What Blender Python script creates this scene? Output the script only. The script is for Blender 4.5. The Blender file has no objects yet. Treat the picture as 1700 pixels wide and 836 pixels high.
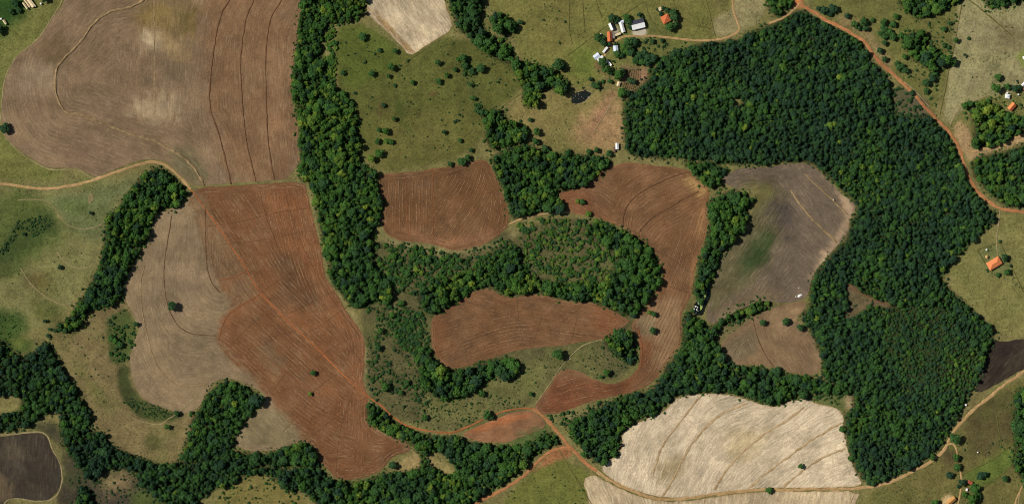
import bpy, bmesh, math, random
import numpy as np
from mathutils import Vector

random.seed(7); RNG = np.random.default_rng(11)
S = 0.6                       # metres per photograph pixel
W0, H0 = 1700, 836
scene = bpy.context.scene
COL = scene.collection
def wx(px): return (px - W0/2)*S
def wy(py): return (H0/2 - py)*S
def lin(c):
    o = []
    for v in c[:3]:
        v = v/255.0
        o.append(v/12.92 if v <= 0.04045 else ((v+0.055)/1.055)**2.4)
    return tuple(o)
def lin4(c): return lin(c)+(1.0,)

# ------------------------------------------------------------------ camera
cam_d = bpy.data.cameras.new('camera'); cam = bpy.data.objects.new('camera', cam_d); COL.objects.link(cam)
CAM_H = 2600.0
cam.location = (0, 0, CAM_H); cam.rotation_euler = (0, 0, 0)
cam_d.sensor_width = 36; cam_d.sensor_fit = 'HORIZONTAL'
cam_d.lens = 36*CAM_H/(W0*S)
cam_d.clip_start = 10; cam_d.clip_end = 60000
scene.camera = cam
# ------------------------------------------------------------------ light
SUN_EL = math.radians(47); SHADOW = (1.0, -0.30)        # shadows fall to the right and a little down
a = math.hypot(*SHADOW)
travel = Vector((SHADOW[0]/a*math.cos(SUN_EL), SHADOW[1]/a*math.cos(SUN_EL), -math.sin(SUN_EL)))
world = bpy.data.worlds.new('World'); scene.world = world; world.use_nodes = True
wn = world.node_tree; wn.nodes.clear()
sky = wn.nodes.new('ShaderNodeTexSky'); sky.sky_type = 'NISHITA'; sky.sun_disc = False
sky.sun_elevation = SUN_EL; sky.sun_rotation = math.atan2(-travel.x, -travel.y)
bg = wn.nodes.new('ShaderNodeBackground'); bg.inputs['Strength'].default_value = 0.05
wo = wn.nodes.new('ShaderNodeOutputWorld')
wn.links.new(sky.outputs[0], bg.inputs[0]); wn.links.new(bg.outputs[0], wo.inputs[0])
sun_d = bpy.data.lights.new('sun', 'SUN'); sun_d.energy = 5.0; sun_d.angle = math.radians(0.53)
sun_d.color = (1.0, 0.955, 0.88)
sun = bpy.data.objects.new('sun', sun_d); COL.objects.link(sun)
sun.rotation_euler = travel.to_track_quat('-Z', 'Y').to_euler(); sun.location = (-400, 120, 900)
scene.view_settings.view_transform = 'Standard'; scene.view_settings.look = 'None'
scene.view_settings.exposure = -0.22; scene.view_settings.gamma = 1.0
scene.view_settings.use_curve_mapping = False
try: scene.cycles.filter_width = 1.1
except Exception: pass

# ------------------------------------------------------------------ numpy helpers
def _hash(ix, iy, seed):
    n = (ix.astype(np.int64)*374761393 + iy.astype(np.int64)*668265263 + seed*974634777) & 0x7fffffff
    n = ((n ^ (n >> 13))*1274126177) & 0x7fffffff
    n = n ^ (n >> 16)
    return (n & 0xffff)/65535.0
def vnoise(x, y, seed=0):
    x = np.asarray(x, float); y = np.asarray(y, float)
    ix = np.floor(x); iy = np.floor(y); fx = x-ix; fy = y-iy
    fx = fx*fx*(3-2*fx); fy = fy*fy*(3-2*fy)
    a = _hash(ix, iy, seed); b = _hash(ix+1, iy, seed); c = _hash(ix, iy+1, seed); d = _hash(ix+1, iy+1, seed)
    return (a*(1-fx)+b*fx)*(1-fy)+(c*(1-fx)+d*fx)*fy
def fbm(x, y, seed=0, o=3):
    s = 0; amp = 0.5; t = 0
    for k in range(o):
        s = s+amp*vnoise(x*2**k, y*2**k, seed+k*17); t += amp; amp *= 0.5
    return s/t                                               # 0..1
def inside(px, py, poly):
    px = np.asarray(px, float); py = np.asarray(py, float)
    r = np.zeros(px.shape, bool); p = np.asarray(poly, float); q = np.roll(p, -1, 0)
    for (x0, y0), (x1, y1) in zip(p, q):
        if y0 == y1: continue
        c = (y0 > py) != (y1 > py)
        r ^= c & (px < (x1-x0)*(py-y0)/(y1-y0)+x0)
    return r
def near(px, py, line, closed=False):
    """distance, arc length, nearest point to a polyline"""
    p = np.asarray(line, float)
    q = np.roll(p, -1, 0) if closed else p[1:]
    p = p if closed else p[:-1]
    best = np.full(px.shape, 1e18); arc = np.zeros(px.shape); nx = px.astype(float).copy(); ny = py.astype(float).copy(); acc = 0
    for (x0, y0), (x1, y1) in zip(p, q):
        dx, dy = x1-x0, y1-y0; L2 = dx*dx+dy*dy
        if L2 < 1e-12: continue
        t = np.clip(((px-x0)*dx+(py-y0)*dy)/L2, 0, 1)
        cx, cy = x0+t*dx, y0+t*dy; d = (px-cx)**2+(py-cy)**2; m = d < best
        best = np.where(m, d, best); L = math.sqrt(L2)
        arc = np.where(m, acc+t*L, arc); nx = np.where(m, cx, nx); ny = np.where(m, cy, ny); acc += L
    return np.sqrt(best), arc, nx, ny
def chaikin(p, n=2, closed=True):
    p = np.asarray(p, float)
    for _ in range(n):
        if closed:
            q = np.roll(p, -1, 0); p = np.stack([p*.75+q*.25, p*.25+q*.75], 1).reshape(-1, 2)
        else:
            q = p[1:]; r = p[:-1]; m = np.stack([r*.75+q*.25, r*.25+q*.75], 1).reshape(-1, 2)
            p = np.vstack([p[:1], m, p[-1:]])
    return p
def resample(p, step, closed=False):
    p = np.asarray(p, float)
    if closed: p = np.vstack([p, p[:1]])
    d = np.hypot(*np.diff(p, axis=0).T); s = np.concatenate([[0], np.cumsum(d)])
    n = max(2, int(s[-1]/step)+1); t = np.linspace(0, s[-1], n)
    r = np.stack([np.interp(t, s, p[:, 0]), np.interp(t, s, p[:, 1])], 1)
    return r[:-1] if closed else r
def rag(poly, amp=1.2, step=3.0, seed=0):
    p = resample(chaikin(poly, 1), step, True)
    a = fbm(p[:, 0]/11, p[:, 1]/11, seed+3)-.5; b = fbm(p[:, 0]/11, p[:, 1]/11, seed+9)-.5
    c = vnoise(p[:, 0]/3.5, p[:, 1]/3.5, seed+5)-.5; d = vnoise(p[:, 0]/3.5, p[:, 1]/3.5, seed+6)-.5
    return p+np.stack([a*2.6+c, b*2.6+d], 1)*amp

# ------------------------------------------------------------------ terrain
PX0, PX1, PY0, PY1, G = -90, 1790, -90, 926, 2.0
gx = np.arange(PX0, PX1+.1, G); gy = np.arange(PY0, PY1+.1, G)
GX, GY = np.meshgrid(gx, gy)
VALLEYS = [([(40, 300), (75, 350), (35, 400), (-40, 440)], 26, 2.2), ([(200, 520), (205, 600), (225, 665), (300, 690)], 24, 1.8),
           ([(0, 520), (30, 570), (120, 640)], 30, 1.6), ([(775, 80), (790, 150), (830, 200)], 26, 1.2),
           ([(1160, 440), (1165, 500), (1140, 560), (1090, 640), (940, 720), (820, 770), (560, 820), (300, 790)], 36, 2.6)]
PONDS = []
def height(px, py):
    px = np.asarray(px, float); py = np.asarray(py, float)
    h = (fbm(px/420+3.1, py/420+1.7, 41, 2)-.5)*16 + (fbm(px/120, py/120, 57, 2)-.5)*2.2 + (vnoise(px/38, py/38, 71)-.5)*.5
    for line, w, dep in VALLEYS:
        d = near(px, py, line)[0]; h = h-dep*np.exp(-(d/w)**2)
    return h
P1 = [(949, 160), (955, 155), (971, 149), (984, 155), (978, 162), (968, 170), (957, 173), (950, 171)]
P2 = [(1177, 479), (1182, 484), (1180, 496), (1173, 508), (1168, 522), (1156, 523), (1151, 514), (1154, 503), (1163, 492), (1170, 482)]
HR = height(GX, GY)
pond_z = []
for P in (P1, P2):
    c = np.mean(P, 0); z0 = float(height(np.array([c[0]]), np.array([c[1]]))[0])-.5
    d = near(GX, GY, P, True)[0]; ins = inside(GX, GY, P); d = np.where(ins, 0, d)
    w = np.exp(-(d/7.0)**2); HR = HR*(1-w)+z0*w
    HR = np.where(ins, z0-.6, HR); pond_z.append(z0)
def hz(px, py):
    px = np.asarray(px, float); py = np.asarray(py, float)
    fx = np.clip((px-PX0)/G, 0, len(gx)-1.001); fy = np.clip((py-PY0)/G, 0, len(gy)-1.001)
    i = fx.astype(int); j = fy.astype(int); u = fx-i; v = fy-j
    return (HR[j, i]*(1-u)+HR[j, i+1]*u)*(1-v)+(HR[j+1, i]*(1-u)+HR[j+1, i+1]*u)*v
def hz1(px, py): return float(hz(np.array([px]), np.array([py]))[0])

# ------------------------------------------------------------------ object helpers
def tag(o, label=None, cat=None, group=None, kind=None):
    if label: o['label'] = label
    if cat: o['category'] = cat
    if group: o['group'] = group
    if kind: o['kind'] = kind
    return o
def mesh_np(name, verts, faces, mat=None, attrs=None, smooth=False):
    """verts (N,3); faces (M,3|4) int array, or list of arrays"""
    me = bpy.data.meshes.new(name)
    verts = np.asarray(verts, np.float32); faces = np.asarray(faces, np.int32)
    k = faces.shape[1]
    me.vertices.add(len(verts)); me.vertices.foreach_set('co', verts.ravel())
    me.loops.add(faces.size); me.loops.foreach_set('vertex_index', faces.ravel())
    me.polygons.add(len(faces)); me.polygons.foreach_set('loop_start', np.arange(0, faces.size, k, dtype=np.int32))
    me.polygons.foreach_set('use_smooth', np.full(len(faces), smooth))
    me.update(calc_edges=True); me.validate()
    for an, (typ, dat) in (attrs or {}).items():
        if typ == 'C':
            at = me.attributes.new(an, 'FLOAT_COLOR', 'POINT')
            at.data.foreach_set('color', np.concatenate([dat, np.ones((len(dat), 1))], 1).astype(np.float32).ravel())
        else:
            at = me.attributes.new(an, 'FLOAT', typ); at.data.foreach_set('value', np.asarray(dat, np.float32))
    if mat: me.materials.append(mat)
    return me
def link(name, me, parent=None, loc=None):
    o = bpy.data.objects.new(name, me); COL.objects.link(o)
    if parent: o.parent = parent
    if loc is not None: o.location = loc
    return o
def empty(name, loc=(0, 0, 0), rz=0, sc=1):
    o = bpy.data.objects.new(name, None); COL.objects.link(o); o.location = loc; o.rotation_euler = (0, 0, rz)
    o.empty_display_size = 1; o.scale = (sc, sc, sc) if not hasattr(sc, '__len__') else sc
    return o

# ------------------------------------------------------------------ material helpers
class NT:
    def __init__(s, name):
        s.m = bpy.data.materials.new(name); s.m.use_nodes = True; s.t = s.m.node_tree; s.t.nodes.clear()
        s.out = s.t.nodes.new('ShaderNodeOutputMaterial')
    def n(s, typ, ins=None, **kw):
        nd = s.t.nodes.new('ShaderNode'+typ)
        for k, v in kw.items(): setattr(nd, k, v)
        for k, v in (ins or {}).items(): s.set(nd.inputs[k], v)
        return nd
    def set(s, sock, v):
        if isinstance(v, bpy.types.NodeSocket): s.t.links.new(v, sock)
        else: sock.default_value = v
    def math(s, op, a, b=0.0, clamp=False):
        nd = s.t.nodes.new('ShaderNodeMath'); nd.operation = op; nd.use_clamp = clamp
        s.set(nd.inputs[0], a); s.set(nd.inputs[1], b); return nd.outputs[0]
    def pos(s): return s.n('NewGeometry').outputs['Position']
    def noise(s, vec, scale, detail=2, rough=.5, dist=0.0):
        return s.n('TexNoise', {'Vector': vec, 'Scale': scale, 'Detail': detail, 'Roughness': rough, 'Distortion': dist}).outputs['Fac']
    def rng(s, v, a, b, c, d):
        return s.n('MapRange', {'Value': v, 'From Min': a, 'From Max': b, 'To Min': c, 'To Max': d}).outputs[0]
    def scale(s, vec, fac):                       # colour * factor
        return s.n('VectorMath', {0: vec, 'Scale': fac}, operation='SCALE').outputs[0]
    def mix(s, f, a, b, mode='MIX'):
        nd = s.t.nodes.new('ShaderNodeMix'); nd.data_type = 'RGBA'; nd.blend_type = mode
        s.set(nd.inputs[0], f); s.set(nd.inputs[6], a); s.set(nd.inputs[7], b); return nd.outputs[2]
    def attr(s, name, typ='GEOMETRY'): return s.n('Attribute', attribute_name=name, attribute_type=typ)
    def bsdf(s, col, rough=.9, spec=.15, normal=None, metal=0.0):
        b = s.n('BsdfPrincipled', {'Base Color': col, 'Roughness': rough, 'Specular IOR Level': spec, 'Metallic': metal})
        if normal is not None: s.set(b.inputs['Normal'], normal)
        s.t.links.new(b.outputs[0], s.out.inputs[0]); return s.m
    def bump(s, h, dist, strength=1.0):
        return s.n('Bump', {'Height': h, 'Distance': dist, 'Strength': strength}).outputs[0]

def m_ground():
    t = NT('pasture'); P = t.pos(); c = t.attr('col').outputs['Color']
    big = t.noise(P, .016, 3, .55); mid = t.noise(P, .09, 3, .6); fine = t.noise(P, .55, 3, .65)
    sq = t.noise(P, .15, 2, .5, 1.0)                                  # curly cattle trails and lodged grass
    rid = t.rng(t.math('ABSOLUTE', t.math('SUBTRACT', sq, .5)), 0.0, .06, 1.0, 0.0)
    sq2 = t.noise(P, .22, 2, .5, 1.4); rid2 = t.rng(t.math('ABSOLUTE', t.math('SUBTRACT', sq2, .5)), 0.0, .07, 1.0, 0.0)
    f = t.rng(big, .25, .75, .86, 1.14); f = t.math('MULTIPLY', f, t.rng(mid, .25, .75, .68, 1.30))
    f = t.math('MULTIPLY', f, t.rng(fine, .25, .75, .58, 1.42))
    patch = t.math('MULTIPLY', rid, t.rng(t.noise(P, .03, 3), .38, .62, .12, 1.0))
    col = t.scale(c, f)
    col = t.mix(t.math('MULTIPLY', patch, .60), col, t.scale(c, 1.8))
    col = t.mix(t.math('MULTIPLY', t.math('MULTIPLY', rid2, t.rng(t.noise(P, .05, 2), .4, .6, 0.0, 1.0)), .40), col, t.scale(c, .50))
    hue = t.noise(P, .03, 3)
    col = t.mix(t.rng(hue, .44, .70, 0.0, .36), col, lin4((78, 90, 40)))
    dots = t.n('TexVoronoi', {'Vector': P, 'Scale': .30, 'Randomness': 1.0}, feature='F1').outputs['Distance']
    dm = t.math('MULTIPLY', t.rng(dots, .12, .28, 1.0, 0.0), t.rng(t.noise(P, .06, 2), .48, .60, 0.0, 1.0))
    col = t.mix(t.math('MULTIPLY', dm, .7), col, lin4((46, 52, 26)))
    b = t.bump(t.math('ADD', t.math('MULTIPLY', fine, .6), t.math('MULTIPLY', dm, .5)), 1.0, .55)
    return t.bsdf(col, .95, .1, b)
def m_field(name, streak=.35, wob=1.0, lines=0.0, straw=(190, 170, 135), strawf=.0, frq=.9, rows=0.0):
    """soil or stubble whose grain runs along the rows (attributes u: across, v: along, in metres)"""
    t = NT(name); P = t.pos(); c = t.attr('col').outputs['Color']
    u = t.attr('u').outputs['Fac']; v = t.attr('v').outputs['Fac']
    uw = t.math('ADD', u, t.math('MULTIPLY', t.noise(P, .08, 2), 3.0*wob))
    cv = t.n('CombineXYZ', {'X': t.math('MULTIPLY', uw, frq), 'Y': t.math('MULTIPLY', v, .07), 'Z': 0.0}).outputs[0]
    st = t.noise(cv, 1.0, 3, .65)
    cv2 = t.n('CombineXYZ', {'X': t.math('MULTIPLY', uw, .2), 'Y': t.math('MULTIPLY', v, .03), 'Z': 3.0}).outputs[0]
    st2 = t.noise(cv2, 1.0, 3, .6)
    big = t.noise(P, .018, 4, .6); mid = t.noise(P, .07, 4, .65); fine = t.noise(P, .6, 4, .75)
    sq = t.noise(P, .2, 2, .55, 1.3); rid = t.rng(t.math('ABSOLUTE', t.math('SUBTRACT', sq, .5)), 0.0, .06, 1.0, 0.0)
    f = t.rng(st, .25, .75, 1-streak, 1+streak); f = t.math('MULTIPLY', f, t.rng(st2, .25, .75, 1-streak*.6, 1+streak*.6))
    f = t.math('MULTIPLY', f, t.rng(big, .25, .75, .76, 1.24)); f = t.math('MULTIPLY', f, t.rng(mid, .25, .75, .76, 1.24)); f = t.math('MULTIPLY', f, t.rng(fine, .25, .75, .74, 1.26))
    if rows:
        wv = t.math('SINE', t.math('MULTIPLY', uw, 6.2832/rows)); f = t.math('MULTIPLY', f, t.rng(wv, -1.0, 1.0, .90, 1.10))
    col = t.scale(c, f)
    col = t.mix(t.rng(t.noise(P, .025, 4, .65), .42, .72, 0.0, .55), col, t.scale(t.mix(.5, c, lin4((104, 92, 72))), f))
    if strawf:
        sm = t.math('MULTIPLY', t.rng(st, .5, .68, 0.0, 1.0), t.rng(t.noise(P, .05, 3), .4, .62, 0.15, 1.0))
        col = t.mix(t.math('MULTIPLY', sm, strawf), col, lin4(straw))
    gate = t.rng(t.noise(P, .04, 3), .40, .60, .1, 1.0)
    col = t.mix(t.math('MULTIPLY', t.math('MULTIPLY', rid, gate), lines), col, t.scale(c, .48))
    spk = t.n('TexVoronoi', {'Vector': P, 'Scale': .22}, feature='F1').outputs['Distance']
    col = t.mix(t.math('MULTIPLY', t.rng(spk, .06, .16, 1.0, 0.0), .35), col, t.scale(c, 1.8))
    b = t.bump(t.math('ADD', st, t.math('MULTIPLY', fine, .6)), .5, .6)
    return t.bsdf(col, .95, .08, b)
def m_strip(name, c1, c2, sc=.35):
    t = NT(name); P = t.pos()
    col = t.mix(t.rng(t.noise(P, sc, 3, .65), .35, .65, 0.0, 1.0), lin4(c1), lin4(c2))
    col = t.scale(col, t.rng(t.noise(P, .05, 2), .3, .7, .85, 1.15))
    return t.bsdf(col, .95, .08, t.bump(t.noise(P, 1.2, 2), .3, .5))
def m_road(name, c1, c2, mid):
    t = NT(name); P = t.pos(); w = t.attr('w').outputs['Fac']
    col = t.mix(t.rng(t.noise(P, .22, 4, .7), .35, .65, 0.0, 1.0), lin4(c1), lin4(c2))
    aw = t.math('ABSOLUTE', t.math('ADD', w, t.math('MULTIPLY', t.math('SUBTRACT', t.noise(P, .12, 2), .5), .9)))
    hump = t.math('MULTIPLY', t.rng(aw, .10, .32, 1.0, 0.0), t.rng(t.noise(P, .06, 3), .38, .6, 0.0, 1.0))
    edge = t.rng(aw, .70, 1.0, 0.0, 1.0)
    col = t.mix(t.math('MULTIPLY', hump, .6), col, lin4(mid)); col = t.mix(t.math('MULTIPLY', edge, .75), col, lin4(mid))
    col = t.scale(col, t.math('MULTIPLY', t.rng(t.noise(P, .03, 3), .3, .7, .78, 1.2), t.rng(t.noise(P, .8, 2), .3, .7, .88, 1.12)))
    return t.bsdf(col, .95, .08, t.bump(t.noise(P, 1.0, 3), .4, .6))
def m_plain(name, c, rough=.7, spec=.3, var=.12, sc=.8, metal=0.0):
    t = NT(name); P = t.pos()
    col = t.scale(t.n('RGB').outputs[0], t.rng(t.noise(P, sc, 3, .6), .3, .7, 1-var, 1+var))
    t.t.nodes['RGB'].outputs[0].default_value = lin4(c)
    return t.bsdf(col, rough, spec, None, metal)
def m_roof(name, c, pitch=1.0, var=.16, rough=.75, ribs=.25):
    t = NT(name); P = t.n('TexCoord').outputs['Object']; sx = t.n('SeparateXYZ', {0: P})
    rib = t.n('TexWave', {'Vector': P, 'Scale': 1.6*pitch, 'Distortion': .2}, bands_direction='X', wave_type='BANDS').outputs['Fac']
    W = t.pos()
    col = t.scale(t.n('RGB').outputs[0], t.math('MULTIPLY', t.rng(t.noise(W, .5, 4, .7), .3, .7, 1-var, 1+var), t.rng(rib, 0, 1, 1-ribs*.4, 1.0)))
    t.t.nodes['RGB'].outputs[0].default_value = lin4(c)
    return t.bsdf(col, rough, .3, t.bump(rib, .06, .6))
def m_leaf(name, dark, mid, bright):
    t = NT(name)
    tint = t.attr('tint', 'INSTANCER').outputs['Fac']; lv = t.attr('lv').outputs['Fac']
    col = t.mix(t.rng(tint, 0, .5, 0.0, 1.0), lin4(dark), lin4(mid)); col = t.mix(t.rng(tint, .5, 1.0, 0.0, 1.0), col, lin4(bright))
    col = t.scale(col, t.rng(lv, 0, 1, .72, 1.28))
    d = t.n('BsdfPrincipled', {'Base Color': col, 'Roughness': .75, 'Specular IOR Level': .12})
    tr = t.n('BsdfTranslucent', {'Color': t.mix(.4, col, lin4((105, 135, 30)))})
    mx = t.n('MixShader', {0: .14, 1: d.outputs[0], 2: tr.outputs[0]})
    t.t.links.new(mx.outputs[0], t.out.inputs[0]); return t.m
def m_water(name, c):
    t = NT(name); P = t.pos()
    return t.bsdf(t.mix(t.noise(P, .15, 3), lin4(c), lin4((min(c[0]+10, 255), c[1]+12, c[2]+6))), .08, .5, t.bump(t.noise(P, 1.5, 2), .04, .3))

M_GROUND = m_ground()
M_SOIL = m_field('ploughed_soil', .18, .5, .25, rows=3.4)
M_FALLOW = m_field('fallow_soil', .17, 1.4, .34, straw=(170, 150, 116), strawf=.28, frq=.75)
M_STRAW = m_field('straw_stubble', .30, 1.4, .55, straw=(228, 214, 186), strawf=.45, frq=.7)
M_DARKSOIL = m_field('dark_soil', .22, .3, .2, straw=(110, 96, 74), strawf=.35, frq=.6)
M_ROWS = m_strip('straw_row', (158, 122, 90), (104, 76, 52), .33)
M_BANK = m_strip('bank_earth', (108, 78, 54), (84, 60, 42), .4)
M_BANKS = m_strip('straw_bank', (180, 156, 120), (146, 122, 86), .2)
M_BANKP = m_strip('pale_bank', (156, 132, 96), (120, 100, 70), .25)
M_RED = m_road('red_dirt', (182, 124, 82), (150, 100, 64), (122, 98, 62))
M_TAN = m_road('tan_dirt', (190, 154, 108), (158, 126, 84), (128, 112, 68))
M_PALE = m_road('pale_track', (156, 140, 102), (124, 112, 76), (104, 96, 60))
M_VERGE = m_strip('verge_grass', (78, 78, 40), (104, 98, 54), .4)
M_REDBROWN = m_strip('red_brown_soil', (136, 84, 52), (108, 68, 44), .3)
M_REDT = m_road('red_track', (172, 104, 60), (138, 84, 52), (118, 78, 52))
M_LEAF = m_leaf('leaves', (50, 78, 56), (72, 112, 46), (140, 158, 60))
M_BARK = m_plain('bark', (84, 68, 52), .9, .1)

# ------------------------------------------------------------------ what grows where
F = {}
F['grey'] = [(108, -70), (112, 0), (95, 22), (78, 42), (70, 58), (55, 75), (33, 88), (17, 110), (8, 135), (4, 170), (4, 210), (10, 228), (30, 248), (60, 268), (85, 280), (105, 278), (130, 279), (150, 289), (160, 295), (185, 283), (215, 271), (245, 263), (268, 265), (290, 280), (314, 306), (340, 307), (400, 303), (455, 299), (478, 297), (486, 284), (495, 272), (499, 262), (496, 246), (494, 209), (488, 190), (484, 165), (482, 150), (485, 110), (490, 75), (495, 45), (501, 10), (503, -70)]
F['red'] = [(318, 316), (340, 310), (420, 306), (505, 300), (510, 320), (516, 345), (523, 375), (530, 400), (536, 428), (537, 452), (545, 468), (560, 490), (575, 515), (590, 535), (603, 555), (606, 575), (605, 600), (603, 625), (604, 640), (612, 655), (610, 672), (607, 690), (612, 705), (635, 715), (660, 727), (678, 735), (683, 748), (665, 752), (648, 760), (638, 775), (630, 782), (605, 792), (575, 796), (555, 792), (548, 780), (535, 772), (525, 757), (522, 740), (505, 731), (480, 738), (460, 745), (430, 750), (395, 742), (388, 730), (402, 705), (420, 690), (436, 674), (442, 655), (425, 643), (405, 636), (388, 628), (366, 628), (350, 640), (338, 660), (330, 675), (318, 685), (295, 685), (270, 676), (245, 668), (228, 650), (220, 630), (215, 610), (216, 590), (222, 570), (228, 555), (232, 545), (225, 530), (215, 510), (207, 495), (205, 480), (210, 460), (218, 445), (228, 430), (235, 415), (245, 400), (252, 380), (257, 362), (265, 350), (288, 346), (308, 338)]
F['block'] = [(627, 290), (660, 287), (700, 284), (725, 278), (760, 274), (780, 268), (803, 263), (815, 275), (826, 300), (836, 325), (843, 345), (845, 368), (840, 380), (820, 395), (800, 407), (775, 413), (755, 416), (720, 406), (690, 401), (660, 399), (645, 391), (635, 378), (632, 360), (633, 330), (628, 310)]
F['hook'] = [(925, 318), (945, 312), (965, 310), (985, 300), (995, 285), (1015, 275), (1040, 269), (1065, 271), (1090, 276), (1120, 277), (1145, 284), (1160, 303), (1179, 315), (1176, 330), (1172, 345), (1176, 365), (1172, 390), (1163, 415), (1155, 445), (1151, 465), (1148, 490), (1138, 510), (1130, 522), (1133, 545), (1131, 570), (1115, 590), (1102, 610), (1092, 625), (1075, 641), (1050, 650), (1025, 656), (1000, 661), (975, 667), (945, 680), (920, 687), (897, 686), (885, 677), (900, 655), (914, 640), (926, 618), (940, 612), (960, 615), (975, 624), (995, 633), (1018, 637), (1040, 629), (1058, 614), (1062, 600), (1062, 575), (1058, 555), (1046, 542), (1050, 534), (1058, 526), (1067, 512), (1080, 498), (1091, 483), (1098, 468), (1100, 450), (1095, 435), (1085, 418), (1070, 402), (1050, 389), (1030, 376), (1005, 366), (985, 359), (965, 356), (945, 354), (936, 338)]
F['centre'] = [(715, 535), (722, 523), (740, 515), (760, 502), (775, 490), (800, 480), (815, 478), (825, 488), (845, 495), (870, 490), (900, 488), (930, 498), (960, 502), (990, 503), (1010, 512), (1035, 526), (1047, 532), (1035, 541), (1015, 556), (1000, 562), (970, 567), (940, 572), (900, 575), (860, 580), (820, 592), (790, 602), (765, 610), (750, 612), (735, 605), (722, 590), (717, 570)]
F['lens'] = [(768, 719), (790, 708), (820, 695), (850, 683), (880, 680), (897, 690), (907, 703), (897, 714), (870, 722), (850, 731), (820, 735), (795, 732), (775, 726)]
F['dusty'] = [(1195, 302), (1215, 283), (1240, 278), (1275, 278), (1305, 272), (1340, 271), (1358, 282), (1372, 297), (1385, 309), (1400, 326), (1417, 335), (1422, 345), (1411, 360), (1410, 385), (1395, 402), (1375, 425), (1355, 447), (1346, 465), (1343, 490), (1320, 503), (1295, 502), (1270, 498), (1240, 508), (1215, 520), (1195, 533), (1180, 538), (1171, 524), (1176, 500), (1185, 470), (1192, 445), (1202, 420), (1222, 395), (1245, 365), (1252, 330), (1225, 315)]
F['small'] = [(1195, 575), (1205, 560), (1225, 545), (1250, 527), (1280, 512), (1310, 504), (1340, 497), (1335, 515), (1318, 530), (1340, 547), (1355, 568), (1361, 590), (1366, 606), (1352, 623), (1320, 620), (1290, 611), (1255, 605), (1215, 606), (1203, 597)]
F['straw'] = [(995, 776), (1010, 763), (1025, 756), (1034, 737), (1031, 720), (1046, 707), (1075, 694), (1100, 686), (1112, 672), (1125, 660), (1145, 655), (1165, 653), (1200, 653), (1235, 660), (1260, 670), (1290, 676), (1312, 664), (1335, 660), (1360, 672), (1385, 675), (1400, 685), (1400, 710), (1405, 735), (1412, 765), (1425, 790), (1433, 806), (1380, 809), (1320, 809), (1270, 809), (1230, 813), (1180, 820), (1130, 826), (1085, 823), (1045, 809), (1012, 793)]
F['strawlow'] = [(967, 795), (985, 785), (1010, 800), (1042, 816), (1080, 829), (1130, 833), (1200, 822), (1270, 815), (1330, 815), (1430, 814), (1418, 836), (1405, 900), (990, 900), (976, 822)]
F['wedge'] = [(605, -60), (606, 18), (625, 38), (645, 55), (660, 70), (680, 94), (700, 80), (725, 65), (752, 48), (748, 30), (738, 8), (732, -60)]
F['dark'] = [(-90, 727), (0, 724), (45, 719), (68, 717), (80, 725), (85, 745), (98, 765), (104, 788), (97, 813), (84, 828), (60, 831), (35, 826), (18, 827), (6, 840), (-10, 900), (-90, 900)]
F['black'] = [(1650, 564), (1665, 567), (1690, 562), (1790, 555), (1790, 590), (1700, 610), (1660, 635), (1617, 657), (1626, 625), (1638, 590)]

LEAVES_OPEN = [[(1403, 473), (1417, 468), (1427, 485), (1450, 495), (1477, 503), (1480, 512), (1444, 507), (1432, 517), (1412, 529), (1395, 522), (1408, 508), (1405, 490)],
               [(648, 758), (685, 748), (697, 765), (690, 777), (650, 786), (636, 780)], [(708, 752), (724, 746), (747, 760), (760, 780), (752, 791), (730, 781), (714, 775)],
               [(-30, 660), (25, 652), (38, 664), (36, 682), (-30, 694)], [(1212, 160), (1226, 156), (1232, 172), (1218, 180)]]
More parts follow.
